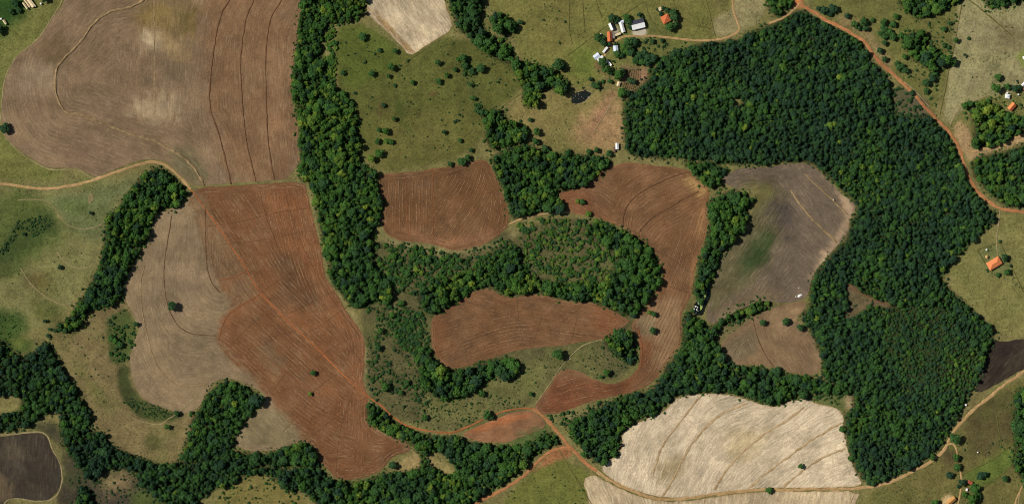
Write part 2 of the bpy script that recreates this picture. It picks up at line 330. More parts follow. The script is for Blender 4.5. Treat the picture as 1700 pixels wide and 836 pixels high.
# dense woods: outline, mean crown radius (px), spacing (px), tint range, label
WOODS = [
 ('strip', [[(499, -70), (604, -70), (606, 15), (601, 30), (580, 36), (548, 40), (536, 52), (534, 80), (538, 110), (548, 135), (562, 148), (580, 165), (588, 185), (600, 200), (592, 215), (599, 235), (596, 250), (600, 270), (625, 283), (627, 300), (633, 330), (634, 360), (622, 375), (618, 395), (622, 420), (620, 432), (638, 455), (652, 480), (648, 500), (620, 500), (600, 508), (588, 512), (572, 495), (556, 475), (546, 455), (548, 438), (538, 420), (535, 400), (530, 375), (525, 345), (520, 320), (512, 300), (500, 300), (495, 285), (500, 268), (496, 246), (495, 209), (486, 165), (484, 150), (487, 110), (491, 75), (496, 45)]],
  3.6, 4.7, (.26, .64), 'long upright belt of bright green wood between the ploughed fields and the olive pasture'),
 ('east', [[(1035, 170), (1045, 157), (1060, 147), (1076, 130), (1086, 107), (1110, 90), (1140, 80), (1175, 70), (1215, 68), (1250, 52), (1290, 38), (1312, 24), (1325, 16), (1348, 27), (1370, 42), (1400, 54), (1424, 70), (1440, 88), (1450, 107), (1466, 120), (1480, 140), (1474, 160), (1486, 192), (1515, 197), (1540, 190), (1548, 198), (1566, 216), (1584, 244), (1595, 270), (1601, 295), (1618, 320), (1642, 345), (1654, 352), (1650, 370), (1630, 383), (1617, 398), (1590, 424), (1561, 457), (1577, 480), (1612, 512), (1649, 547), (1650, 560), (1636, 598), (1616, 648), (1602, 668), (1590, 690), (1580, 710), (1570, 727), (1558, 746), (1542, 757), (1528, 768), (1504, 782), (1480, 795), (1455, 803), (1440, 803), (1430, 790), (1416, 765), (1408, 735), (1402, 705), (1401, 690), (1416, 678), (1418, 652), (1400, 642), (1372, 632), (1364, 622), (1367, 608), (1362, 590), (1354, 565), (1342, 545), (1330, 532), (1330, 526), (1346, 505), (1344, 485), (1350, 460), (1366, 440), (1386, 415), (1406, 395), (1413, 365), (1424, 350), (1417, 332), (1397, 318), (1380, 298), (1360, 280), (1340, 268), (1300, 268), (1270, 274), (1230, 273), (1180, 268), (1140, 264), (1100, 262), (1060, 261), (1042, 256), (1037, 240), (1035, 200)]],
  2.95, 3.95, (.0, .38), 'large dark green forest filling the right side of the farmland'),
 ('gap', [[(812, 262), (830, 255), (850, 244), (868, 236), (885, 244), (905, 254), (930, 256), (960, 259), (1000, 260), (1018, 267), (1002, 280), (990, 296), (970, 308), (945, 311), (925, 317), (930, 330), (937, 344), (930, 351), (900, 353), (870, 360), (848, 367), (844, 345), (837, 322), (827, 298), (817, 274)]],
  3.7, 4.8, (.15, .58), 'dark green wood between the square ploughed block and the hooked ploughed field'),
 ('curtain', [[(1130, 266), (1165, 270), (1197, 274), (1207, 280), (1196, 298), (1200, 312), (1186, 312), (1178, 314), (1162, 302), (1146, 282)], [(1175, 335), (1184, 326), (1215, 317), (1240, 319), (1252, 326), (1242, 345), (1246, 360), (1226, 385), (1216, 400), (1196, 430), (1186, 458), (1178, 478), (1166, 492), (1155, 493), (1152, 480), (1156, 460), (1159, 440), (1166, 420), (1174, 395), (1178, 370), (1174, 350)]],
  4.0, 5.1, (.2, .55), 'narrow curved belt of trees between the hooked ploughed field and the dusty field'),
 ('tail', [[(1134, 524), (1150, 519), (1165, 530), (1176, 545), (1186, 560), (1195, 576), (1204, 598), (1230, 608), (1255, 608), (1285, 614), (1320, 623), (1355, 626), (1400, 643), (1418, 652), (1405, 656), (1380, 650), (1350, 655), (1330, 658), (1310, 662), (1290, 672), (1265, 668), (1245, 660), (1215, 651), (1180, 650), (1150, 653), (1125, 656), (1105, 672), (1085, 688), (1060, 695), (1040, 707), (1028, 722), (1030, 742), (1018, 756), (1003, 768), (985, 765), (975, 748), (960, 736), (942, 718), (945, 700), (960, 690), (985, 680), (1010, 668), (1034, 657), (1056, 652), (1074, 650), (1092, 636), (1100, 618), (1114, 598), (1132, 578), (1136, 550)]],
  3.8, 4.9, (.12, .55), 'winding stream-side wood above the big straw field'),
 ('south', [[(610, 670), (640, 682), (655, 700), (690, 716), (730, 724), (760, 725), (790, 737), (840, 742), (880, 736), (905, 716), (928, 722), (930, 735), (905, 743), (880, 765), (850, 790), (815, 812), (785, 832), (765, 870), (560, 870), (520, 830), (490, 802), (478, 782), (510, 768), (532, 776), (550, 795), (580, 799), (610, 796), (634, 785), (700, 778), (700, 755), (684, 738), (660, 724), (634, 712), (612, 702), (608, 690)], [(525, 744), (505, 733), (478, 740), (455, 747), (430, 756), (425, 768), (450, 776), (485, 772), (530, 776), (545, 786), (526, 762)]],
  3.6, 4.7, (.15, .6), 'long wood winding along the stream at the bottom centre'),
 ('clump', [[(366, 632), (385, 632), (405, 639), (422, 647), (430, 656), (430, 670), (418, 685), (403, 705), (390, 728), (384, 746), (400, 752), (430, 752), (440, 764), (430, 772), (350, 770), (298, 764), (305, 740), (315, 720), (320, 697), (332, 677), (346, 651)]],
  3.3, 4.4, (.1, .5), 'upright finger of wood below the grey fallow ground at lower left'),
 ('west', [[(150, 715), (175, 718), (179, 735), (200, 746), (220, 756), (250, 766), (275, 772), (300, 763), (350, 767), (420, 769), (470, 776), (490, 786), (500, 800), (492, 818), (470, 812), (458, 794), (430, 786), (405, 791), (385, 803), (352, 812), (330, 832), (322, 890), (285, 890), (276, 836), (248, 818), (228, 800), (222, 782), (205, 776), (170, 778), (160, 800), (145, 792), (126, 770), (112, 750), (102, 730), (100, 700), (102, 688), (90, 680), (70, 690), (45, 706), (20, 716), (-90, 725), (-90, 558), (0, 560), (10, 567), (20, 582), (40, 591), (60, 582), (70, 573), (80, 566), (90, 580), (100, 600), (106, 620), (126, 640), (136, 660), (150, 680), (153, 700)], [(130, 800), (150, 812), (158, 836), (160, 880), (125, 880), (128, 820)]],
  3.5, 4.6, (.0, .38), 'dark wood wrapping the lower left corner above the bare dark plot'),
 ('leftbelt', [[(250, 282), (268, 279), (285, 292), (308, 312), (310, 322), (304, 335), (288, 344), (264, 349), (256, 364), (252, 384), (243, 400), (233, 418), (226, 430), (216, 445), (206, 465), (203, 490), (190, 505), (170, 511), (150, 516), (138, 535), (128, 552), (115, 552), (100, 549), (90, 545), (110, 533), (121, 520), (126, 505), (145, 485), (156, 460), (166, 440), (171, 420), (173, 400), (176, 370), (176, 355), (195, 350), (206, 330), (221, 310), (236, 292)]],
  3.7, 4.8, (.15, .55), 'curved belt of wood on the left between green pasture and grey fallow ground'),
 ('brook', [[(735, -70), (800, -70), (802, 18), (800, 20), (793, 30), (800, 40), (815, 60), (832, 62), (846, 76), (855, 95), (870, 101), (900, 108), (930, 125), (945, 135), (950, 150), (932, 153), (915, 145), (902, 150), (892, 175), (872, 180), (866, 165), (871, 150), (861, 130), (850, 108), (830, 102), (815, 92), (800, 86), (785, 72), (775, 57), (760, 46), (757, 30), (745, 8)], [(812, 28), (835, 22), (858, 38), (860, 52), (842, 60), (822, 50)], [(800, 186), (830, 178), (842, 200), (868, 206), (880, 222), (870, 232), (850, 240), (816, 250), (806, 225)]],
  4.7, 5.9, (.2, .6), 'riverside trees running down beside the pale stubble wedge at the top'),
 ('hub', [[(990, 364), (1040, 384), (1075, 404), (1096, 440), (1095, 468), (1073, 502), (1054, 526), (1035, 522), (1005, 508), (985, 499), (930, 494), (900, 484), (870, 485), (845, 491), (830, 484), (815, 474), (790, 478), (760, 498), (740, 512), (715, 523), (704, 515), (690, 490), (712, 470), (756, 455), (800, 440), (820, 415), (845, 402), (862, 408), (868, 432), (882, 457), (910, 467), (960, 468), (990, 470), (1012, 452), (1030, 430), (1008, 408), (985, 392), (965, 385), (975, 372)]],
  4.1, 5.2, (.18, .68), 'lumpy wood curling around the scrubby clearing in the middle'),
 ('nook', [[(722, 605), (738, 612), (770, 614), (800, 602), (830, 594), (838, 604), (820, 620), (800, 638), (780, 653), (750, 664), (725, 660), (702, 640), (692, 610), (702, 580), (713, 565)], [(1005, 560), (1025, 547), (1040, 547), (1055, 564), (1057, 590), (1050, 603), (1035, 600), (1020, 586), (1008, 576)], [(822, 602), (840, 594), (858, 600), (862, 618), (848, 632), (828, 625)]],
  4.2, 5.5, (.2, .6), 'tree clumps on the grassy ground just below the central ploughed field'),
 ('topnotch', [[(1268, -70), (1324, -70), (1318, 6), (1302, 24), (1286, 28), (1275, 15)]], 3.9, 5.2, (.2, .55), 'small wood at the top beside the orange road fork'),
 ('topwood', [[(1478, -70), (1608, -70), (1594, 4), (1570, 15), (1550, 20), (1530, 33), (1520, 31), (1505, 20), (1490, 4)]], 3.8, 5.0, (.2, .5), 'rounded wood cut by the top edge above the right-hand pastures'),
 ('corner', [[(1635, 3), (1640, 17), (1665, 12), (1690, 4), (1780, -20), (1780, -70), (1636, -70)]], 3.9, 5.2, (.2, .55), 'sliver of wood at the top right corner'),
 ('thicket', [[(1492, 60), (1512, 52), (1535, 54), (1546, 74), (1560, 84), (1575, 100), (1565, 114), (1545, 118), (1530, 108), (1512, 100), (1506, 84)]], 4.6, 6.4, (.25, .62), 'loose thicket of round trees on the pasture beside the orange road'),
 ('estate', [[(1612, 190), (1618, 172), (1640, 166), (1660, 178), (1668, 190), (1690, 194), (1780, 200), (1780, 212), (1690, 224), (1670, 238), (1640, 247), (1616, 250), (1613, 235), (1618, 215)]], 4.6, 5.8, (.35, .7), 'bright green grove beside the small house with an orange roof at right'),
 ('eastend', [[(1612, 266), (1640, 256), (1675, 251), (1700, 238), (1780, 225), (1780, 348), (1700, 344), (1666, 341), (1646, 325), (1626, 304), (1614, 286)]], 3.7, 4.8, (.12, .5), 'dark wood at the right edge above the lane junction'),
 ('rim', [[(1685, 650), (1700, 643), (1780, 636), (1780, 835), (1702, 802), (1690, 786), (1681, 770), (1684, 740), (1680, 710), (1684, 680)]], 4.3, 5.5, (.2, .55), 'strip of wood at the lower right edge'),
 ('ford', [[(1212, 515), (1240, 503), (1270, 495), (1283, 500), (1275, 512), (1255, 521), (1235, 527), (1210, 537), (1195, 546), (1180, 555), (1170, 550), (1190, 535)]], 4.0, 5.4, (.2, .55), 'line of trees between the dusty field and the small brown field'),
]
# (outline, colour, blur)
AREAS = [
 ([(-95, -95), (112, -95), (112, 0), (70, 60), (10, 120), (2, 230), (150, 296), (-95, 305)], (108, 107, 58), 4),
 ([(-95, -95), (75, -95), (55, 15), (20, 45), (0, 70), (-95, 80)], (46, 72, 30), 7),
 ([(-95, 312), (180, 298), (250, 280), (180, 350), (170, 430), (120, 500), (85, 545), (-95, 560)], (114, 110, 68), 3),
 ([(60, 330), (180, 310), (235, 290), (180, 350), (172, 400), (120, 385), (95, 350)], (102, 107, 68), 8),
 ([(0, 395), (40, 362), (85, 350), (90, 375), (62, 400), (30, 425), (-10, 435)], (56, 70, 34), 8),
 ([(-95, 335), (40, 330), (60, 345), (20, 385), (-95, 400)], (72, 84, 44), 10),
 ([(-95, 330), (70, 320), (100, 350), (110, 385), (60, 430), (20, 460), (-95, 460)], (84, 92, 48), 14),
 ([(-20, 420), (25, 415), (45, 440), (20, 465), (-20, 470)], (74, 80, 42), 8),
 ([(95, 330), (140, 330), (150, 345), (115, 360)], (92, 102, 58), 6),
 ([(60, 495), (100, 510), (112, 525), (90, 540), (55, 525)], (88, 88, 48), 8),
 ([(0, 395), (40, 362), (90, 348), (98, 378), (66, 406), (30, 430), (-10, 440)], (56, 68, 34), 8),
 ([(45, 455), (75, 450), (90, 475), (75, 492), (55, 480)], (98, 88, 50), 9),
 ([(-95, 515), (30, 512), (50, 535), (35, 560), (72, 576), (20, 590), (-95, 570)], (60, 78, 36), 7),
 ([(15, 558), (40, 556), (45, 575), (25, 580)], (88, 96, 46), 5),
 ([(555, 40), (610, 40), (680, 95), (750, 50), (860, 110), (870, 150), (810, 190), (800, 240), (720, 275), (600, 283), (560, 150)], (86, 87, 43), 3),
 ([(558, 45), (610, 40), (675, 95), (640, 125), (590, 150), (560, 140)], (80, 88, 38), 6),
 ([(600, 190), (800, 190), (800, 240), (720, 275), (600, 283)], (97, 93, 49), 14),
 ([(765, 90), (780, 95), (795, 150), (805, 185), (790, 190), (775, 140)], (78, 82, 42), 6),
 ([(790, -95), (1215, -95), (1225, 60), (1100, 70), (1000, 130), (950, 150), (860, 100), (860, 60), (800, 0)], (110, 105, 57), 3),
 ([(940, 85), (985, 72), (1002, 100), (985, 132), (960, 135), (945, 110)], (98, 106, 48), 9),
 ([(990, 30), (1075, 20), (1130, 60), (1170, 70), (1090, 100), (1060, 112), (1000, 112)], (100, 102, 54), 8),
 ([(1185, 62), (1183, 32), (1210, 22), (1218, 10), (1222, -50), (1265, -50), (1272, 30), (1220, 60)], (134, 124, 86), 3),
 ([(1178, 5), (1205, -25), (1212, 10), (1190, 25)], (98, 92, 54), 5),
 ([(630, 170), (640, 172), (641, 182), (632, 184), (628, 178)], (70, 58, 36), 2.5),
 ([(622, 183), (634, 186), (636, 192), (624, 190)], (74, 60, 38), 2.5),
 ([(712, 156), (722, 152), (732, 153), (724, 157), (714, 160)], (84, 60, 38), 1.5),
 ([(655, 165), (668, 170), (672, 200), (690, 225), (676, 222), (660, 195)], (76, 84, 38), 5),
 ([(850, 150), (950, 155), (1030, 150), (1040, 260), (900, 252), (850, 215)], (122, 110, 66), 4),
 ([(945, 220), (985, 175), (1020, 150), (1035, 175), (1035, 240), (990, 252)], (150, 121, 84), 10),
 ([(1015, 150), (1025, 150), (1005, 200), (985, 225), (975, 220)], (140, 106, 78), 5),
 ([(1030, 110), (1060, 108), (1078, 115), (1080, 142), (1060, 152), (1030, 145)], (116, 96, 68), 5),
 ([(1062, 118), (1078, 110), (1076, 140), (1065, 140)], (156, 114, 90), 4),
 ([(985, 100), (1010, 100), (1012, 120), (990, 122)], (112, 86, 60), 6),
 ([(1330, -95), (1600, -95), (1565, 205), (1500, 140), (1440, 70), (1340, 15)], (102, 100, 55), 3),
 ([(1375, 26), (1420, 28), (1450, 60), (1475, 90), (1485, 125), (1450, 85), (1420, 55), (1390, 40)], (128, 110, 74), 6),
 ([(1473, 165), (1490, 140), (1515, 148), (1542, 172), (1545, 192), (1490, 195)], (86, 78, 60), 4),
 ([(1602, -95), (1795, -95), (1795, 150), (1640, 158), (1580, 206), (1563, 200), (1585, 60)], (142, 133, 94), 1.5),
 ([(1640, 45), (1700, 40), (1790, 60), (1700, 90), (1650, 80)], (114, 104, 72), 14),
 ([(1685, 92), (1712, 78), (1720, 125), (1700, 115)], (112, 120, 60), 3),
 ([(1600, 175), (1640, 158), (1795, 150), (1795, 230), (1690, 225), (1640, 250), (1605, 250), (1590, 225), (1575, 208)], (112, 108, 62), 3),
 ([(1577, 210), (1600, 200), (1612, 225), (1612, 250), (1640, 250), (1690, 225), (1720, 215), (1700, 236), (1640, 256), (1612, 268), (1602, 262)], (160, 132, 94), 3),
 ([(1660, 352), (1795, 357), (1795, 560), (1690, 560), (1655, 552), (1648, 540), (1560, 458), (1620, 398), (1655, 370)], (118, 113, 66), 2),
 ([(1622, 414), (1660, 402), (1685, 450), (1650, 462), (1634, 448)], (102, 105, 62), 3),
 ([(1435, 815), (1500, 795), (1570, 745), (1600, 690), (1690, 625), (1795, 590), (1795, 930), (1410, 930)], (100, 94, 53), 3),
 ([(1600, 695), (1640, 665), (1690, 640), (1687, 700), (1680, 735), (1620, 765), (1605, 745)], (82, 74, 45), 6),
 ([(1600, 785), (1640, 765), (1680, 738), (1687, 770), (1640, 808), (1608, 802)], (88, 101, 45), 3),
 ([(1550, 752), (1570, 742), (1588, 748), (1588, 775), (1565, 762)], (82, 72, 46), 5),
 ([(1595, 690), (1605, 650), (1640, 635), (1690, 608), (1640, 648), (1605, 690)], (112, 103, 64), 3),
 ([(925, 755), (950, 765), (985, 790), (968, 800), (990, 930), (770, 930), (850, 810), (900, 770)], (100, 101, 49), 2.5),
 ([(165, 780), (225, 780), (230, 805), (260, 830), (275, 930), (130, 930), (120, 780), (100, 740), (110, 730)], (70, 63, 49), 8),
 ([(172, 788), (215, 785), (222, 805), (200, 815), (165, 822)], (126, 109, 76), 9),
 ([(40, 712), (100, 690), (104, 750), (85, 722), (60, 712)], (64, 58, 45), 5),
 ([(100, 745), (150, 800), (125, 836), (100, 840), (92, 825), (108, 790)], (64, 58, 45), 5),
 ([(405, 790), (440, 790), (470, 800), (520, 836), (480, 930), (380, 930), (350, 825), (390, 800)], (114, 104, 58), 8),
 ([(215, 810), (270, 815), (300, 840), (290, 870), (215, 850)], (72, 82, 42), 7),
 ([(85, 560), (105, 550), (135, 552), (150, 520), (190, 505), (205, 480), (225, 535), (215, 600), (225, 650), (300, 690), (330, 675), (315, 720), (300, 760), (275, 772), (220, 757), (175, 737), (153, 700), (135, 650), (105, 612)], (116, 102, 67), 3),
 ([(180, 525), (210, 508), (228, 545), (222, 575), (213, 600), (200, 605), (180, 600), (178, 560)], (72, 80, 43), 3),
 ([(195, 610), (213, 602), (218, 640), (235, 662), (265, 677), (300, 684), (299, 696), (260, 702), (225, 690), (205, 665), (195, 640)], (64, 70, 38), 2.5),
 ([(240, 722), (265, 718), (270, 742), (250, 752), (238, 740)], (86, 82, 48), 6),
 ([(125, 600), (140, 640), (160, 665), (190, 690), (180, 660), (150, 630)], (98, 94, 54), 7),
 ([(600, 480), (615, 390), (845, 390), (940, 352), (1060, 400), (1090, 460), (1050, 530), (1060, 600), (1010, 640), (930, 600), (880, 680), (760, 720), (640, 690), (605, 650)], (88, 83, 53), 3),
 ([(635, 395), (700, 402), (850, 408), (846, 385), (870, 362), (860, 400), (760, 425), (640, 410)], (124, 114, 75), 4),
 ([(700, 660), (850, 600), (1000, 570), (1000, 630), (930, 600), (880, 670), (760, 715), (690, 690)], (100, 97, 58), 8),
 ([(505, 300), (514, 300), (528, 375), (540, 440), (612, 560), (606, 650), (600, 560), (540, 450)], (126, 114, 74), 2),
 ([(890, 690), (950, 685), (1060, 650), (1040, 668), (980, 690), (945, 712), (912, 702)], (110, 104, 66), 4),
 ([(850, 725), (880, 712), (905, 700), (912, 712), (880, 740), (845, 742)], (84, 98, 52), 4),
 ([(1165, 525), (1195, 540), (1290, 500), (1345, 495), (1280, 512), (1200, 570), (1185, 560)], (104, 95, 62), 4),
 ([(1300, 665), (1345, 655), (1402, 650), (1418, 652), (1400, 685), (1360, 670), (1335, 660)], (90, 94, 54), 3),
 ([(1402, 652), (1418, 655), (1416, 678), (1402, 680)], (138, 121, 88), 3),
 ([(640, 780), (700, 745), (765, 790), (720, 790), (690, 780)], (156, 136, 90), 4),
 ([(920, 740), (940, 738), (955, 755), (940, 760), (895, 775), (880, 790)], (142, 98, 64), 3),
 ([(1398, 470), (1420, 465), (1430, 485), (1482, 503), (1480, 515), (1440, 512), (1412, 532), (1392, 524)], (98, 82, 62), 4),
 ([(1048, 46), (1070, 43), (1074, 58), (1060, 62), (1050, 58)], (196, 180, 140), 1.5),
 ([(1015, 45), (1024, 42), (1030, 56), (1022, 62), (1016, 58)], (150, 142, 122), 1.5),
 ([(1565, 822), (1582, 818), (1586, 850), (1560, 850)], (178, 152, 108), 2),
 ([(1310, -60), (1345, -60), (1332, 10), (1322, 14), (1316, 8)], (190, 122, 74), 2.5),
]
DIGX, DIGY = 4.0, 4.0
def blur(m, s):
    r = max(1, int(round(s*.8/G)))
    for _ in range(2):
        for ax in (0, 1):
            p = np.concatenate([np.repeat(m.take([0], ax), r, ax), m, np.repeat(m.take([-1], ax), r, ax)], ax)
            c = np.cumsum(p, ax); c = np.concatenate([np.zeros_like(c.take([0], ax)), c], ax)
            k = 2*r+1; n = m.shape[ax]
            m = (c.take(range(k, k+n), ax)-c.take(range(0, n), ax))/k
    return m
WXN = (fbm(GX/14, GY/14, 201)-.5)*10; WYN = (fbm(GX/14, GY/14, 301)-.5)*10
RAGN = fbm(GX/16, GY/16, 411, 4)*.6+fbm(GX/5, GY/5, 431, 2)*.4
def soft(poly, b, gxx=None, gyy=None):
    p = np.asarray(poly, float); m = np.zeros(GX.shape)
    x0, y0 = p.min(0)-24; x1, y1 = p.max(0)+24
    i0, i1 = max(0, int((x0-PX0)/G)), min(len(gx), int((x1-PX0)/G)+2); j0, j1 = max(0, int((y0-PY0)/G)), min(len(gy), int((y1-PY0)/G)+2)
    if i1 <= i0 or j1 <= j0: return m
    k = min(1.0, b/5.0)
    sub = inside(GX[j0:j1, i0:i1]+WXN[j0:j1, i0:i1]*k, GY[j0:j1, i0:i1]+WYN[j0:j1, i0:i1]*k, chaikin(p, 1)).astype(float)
    q = blur(sub, b); e = 4*q*(1-q)
    m[j0:j1, i0:i1] = np.clip(q+e*(RAGN[j0:j1, i0:i1]-.5)*1.5, 0, 1); return m
RC = np.empty(GX.shape+(3,)); RC[:] = lin((114, 106, 65))
for poly, c, b in AREAS:
    m = soft(poly, b)[..., None]; RC = RC*(1-m)+np.array(lin(c))*m
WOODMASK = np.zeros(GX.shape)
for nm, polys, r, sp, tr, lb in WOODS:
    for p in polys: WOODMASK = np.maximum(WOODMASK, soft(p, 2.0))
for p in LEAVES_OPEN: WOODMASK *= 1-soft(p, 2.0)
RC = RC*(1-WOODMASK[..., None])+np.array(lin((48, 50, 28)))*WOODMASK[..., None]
RC *= (1+(fbm(GX/30, GY/30, 77)-.5)*.25)[..., None]

# ------------------------------------------------------------------ ground sheet out to the horizon
def build_ground():
    ext = np.array([60, 160, 400, 900, 2000, 4500, 10000, 20000, 36000.0])
    X = np.concatenate([gx[0]-ext[::-1], gx, gx[-1]+ext]); Y = np.concatenate([gy[0]-ext[::-1], gy, gy[-1]+ext])
    k = len(ext); H = np.pad(HR, k, mode='edge')*1.0; C = np.pad(RC, ((k, k), (k, k), (0, 0)), mode='edge')
    base = np.array(lin((108, 104, 60)))
    for q in range(k):
        f = (q+1)/3.0; f = min(1, f)
        for sl in ((slice(None), k-1-q), (slice(None), -k+q), (k-1-q, slice(None)), (-k+q, slice(None))):
            C[sl] = C[sl]*(1-f)+base*f; H[sl] *= (1-f)
    XX, YY = np.meshgrid(X, Y); n, m = XX.shape
    v = np.stack([wx(XX), wy(YY), H], -1).reshape(-1, 3)
    idx = np.arange(n*m).reshape(n, m)
    f = np.stack([idx[:-1, :-1], idx[1:, :-1], idx[1:, 1:], idx[:-1, 1:]], -1).reshape(-1, 4)
    return tag(link('ground', mesh_np('ground', v, f, M_GROUND, {'col': ('C', C.reshape(-1, 3))}, True)), 'rolling olive pasture ground under the whole farmland', None, None, 'structure')
build_ground()

# ------------------------------------------------------------------ fields
GUIDE = {
 'grey': [[(384, -70), (382, 0), (368, 18), (360, 45), (355, 75), (350, 110), (347, 145), (347, 170), (350, 190), (358, 209), (368, 240), (375, 270), (383, 305)],
          [(432, -70), (422, 0), (408, 25), (402, 60), (398, 100), (399, 140), (402, 180), (405, 209), (410, 245), (418, 275), (424, 302)],
          [(490, -70), (468, 0), (452, 20), (445, 45), (441, 80), (440, 110), (441, 150), (442, 190), (443, 220), (448, 260), (452, 285), (456, 299)],
          [(256, -70), (256, 0), (256, 190)],
          [(260, -30), (240, 0), (228, 8), (210, 15), (185, 18), (170, 28), (155, 40), (145, 55), (130, 75), (110, 95), (97, 108), (93, 125), (92, 140), (95, 160), (103, 180), (112, 187), (130, 190), (150, 196), (175, 207), (200, 216), (225, 225), (250, 232), (275, 243), (300, 257), (320, 275), (332, 295), (338, 306)]],
 'red': [[(505, 296), (523, 375), (540, 440), (575, 512), (604, 556), (606, 600), (604, 640)],
         [(318, 316), (345, 352), (385, 410), (405, 440), (430, 485), (455, 510), (490, 545), (530, 580), (565, 618), (612, 658)],
         [(285, 356), (278, 400), (272, 440), (272, 480), (278, 507), (290, 535), (310, 552), (335, 556), (358, 557), (400, 590), (450, 640), (520, 700), (600, 745), (680, 742)],
         [(240, 440), (232, 470), (235, 510), (243, 550), (250, 580), (262, 610), (290, 640), (320, 642), (345, 636)],
         [(340, 345), (341, 400), (342, 440), (350, 470), (365, 485)], [(523, 780), (560, 770), (620, 772), (650, 752)]],
 'block': [[(664, 270), (668, 420)], [(806, 262), (800, 300), (786, 330), (764, 360), (742, 390), (730, 420)], [(838, 300), (836, 345), (826, 385)]],
 'hook': [[(1033, 380), (1035, 355), (1045, 335), (1065, 318), (1090, 305), (1120, 292), (1145, 284)], [(1062, 384), (1080, 362), (1110, 345), (1140, 328), (1160, 318)],
          [(930, 330), (960, 325), (990, 340), (1020, 372)], [(1168, 395), (1145, 465), (1118, 530), (1090, 585), (1075, 625), (1040, 642), (960, 650), (890, 676)]],
 'centre': [[(712, 590), (770, 568), (820, 550), (860, 541), (900, 545), (950, 553), (1015, 562)], [(790, 484), (850, 505), (900, 512), (960, 520), (1040, 532)]],
 'lens': [[(770, 722), (830, 708), (900, 695)]],
 'dusty': [[(1312, 315), (1325, 335), (1345, 360), (1370, 385), (1390, 402)], [(1335, 288), (1355, 308), (1383, 332), (1407, 356)], [(1180, 530), (1210, 470), (1250, 420), (1290, 350)], [(1215, 300), (1260, 290), (1320, 285)]],
 'small': [[(1250, 530), (1262, 575), (1285, 610)], [(1200, 590), (1215, 562), (1245, 540)]],
 'straw': [[(1082, 790), (1090, 767), (1094, 750), (1107, 727), (1125, 705), (1142, 683), (1165, 655)], [(1100, 822), (1115, 800), (1130, 770), (1147, 737), (1172, 707), (1200, 685), (1240, 670)],
           [(1187, 812), (1200, 787), (1230, 752), (1272, 717), (1300, 703), (1335, 676)], [(1240, 812), (1275, 782), (1307, 760), (1347, 730), (1397, 702)], [(1300, 808), (1340, 775), (1370, 757), (1404, 745)]],
 'strawlow': [[(985, 800), (1010, 860)], [(1160, 830), (1150, 890)], [(1330, 815), (1310, 890)]],
 'wedge': [[(615, -50), (630, 0), (660, 45), (692, 88)], [(660, -50), (690, 20), (722, 62)]],
 'dark': [[(42, 715), (36, 836)]], 'black': [[(1640, 640), (1690, 580)]],
}
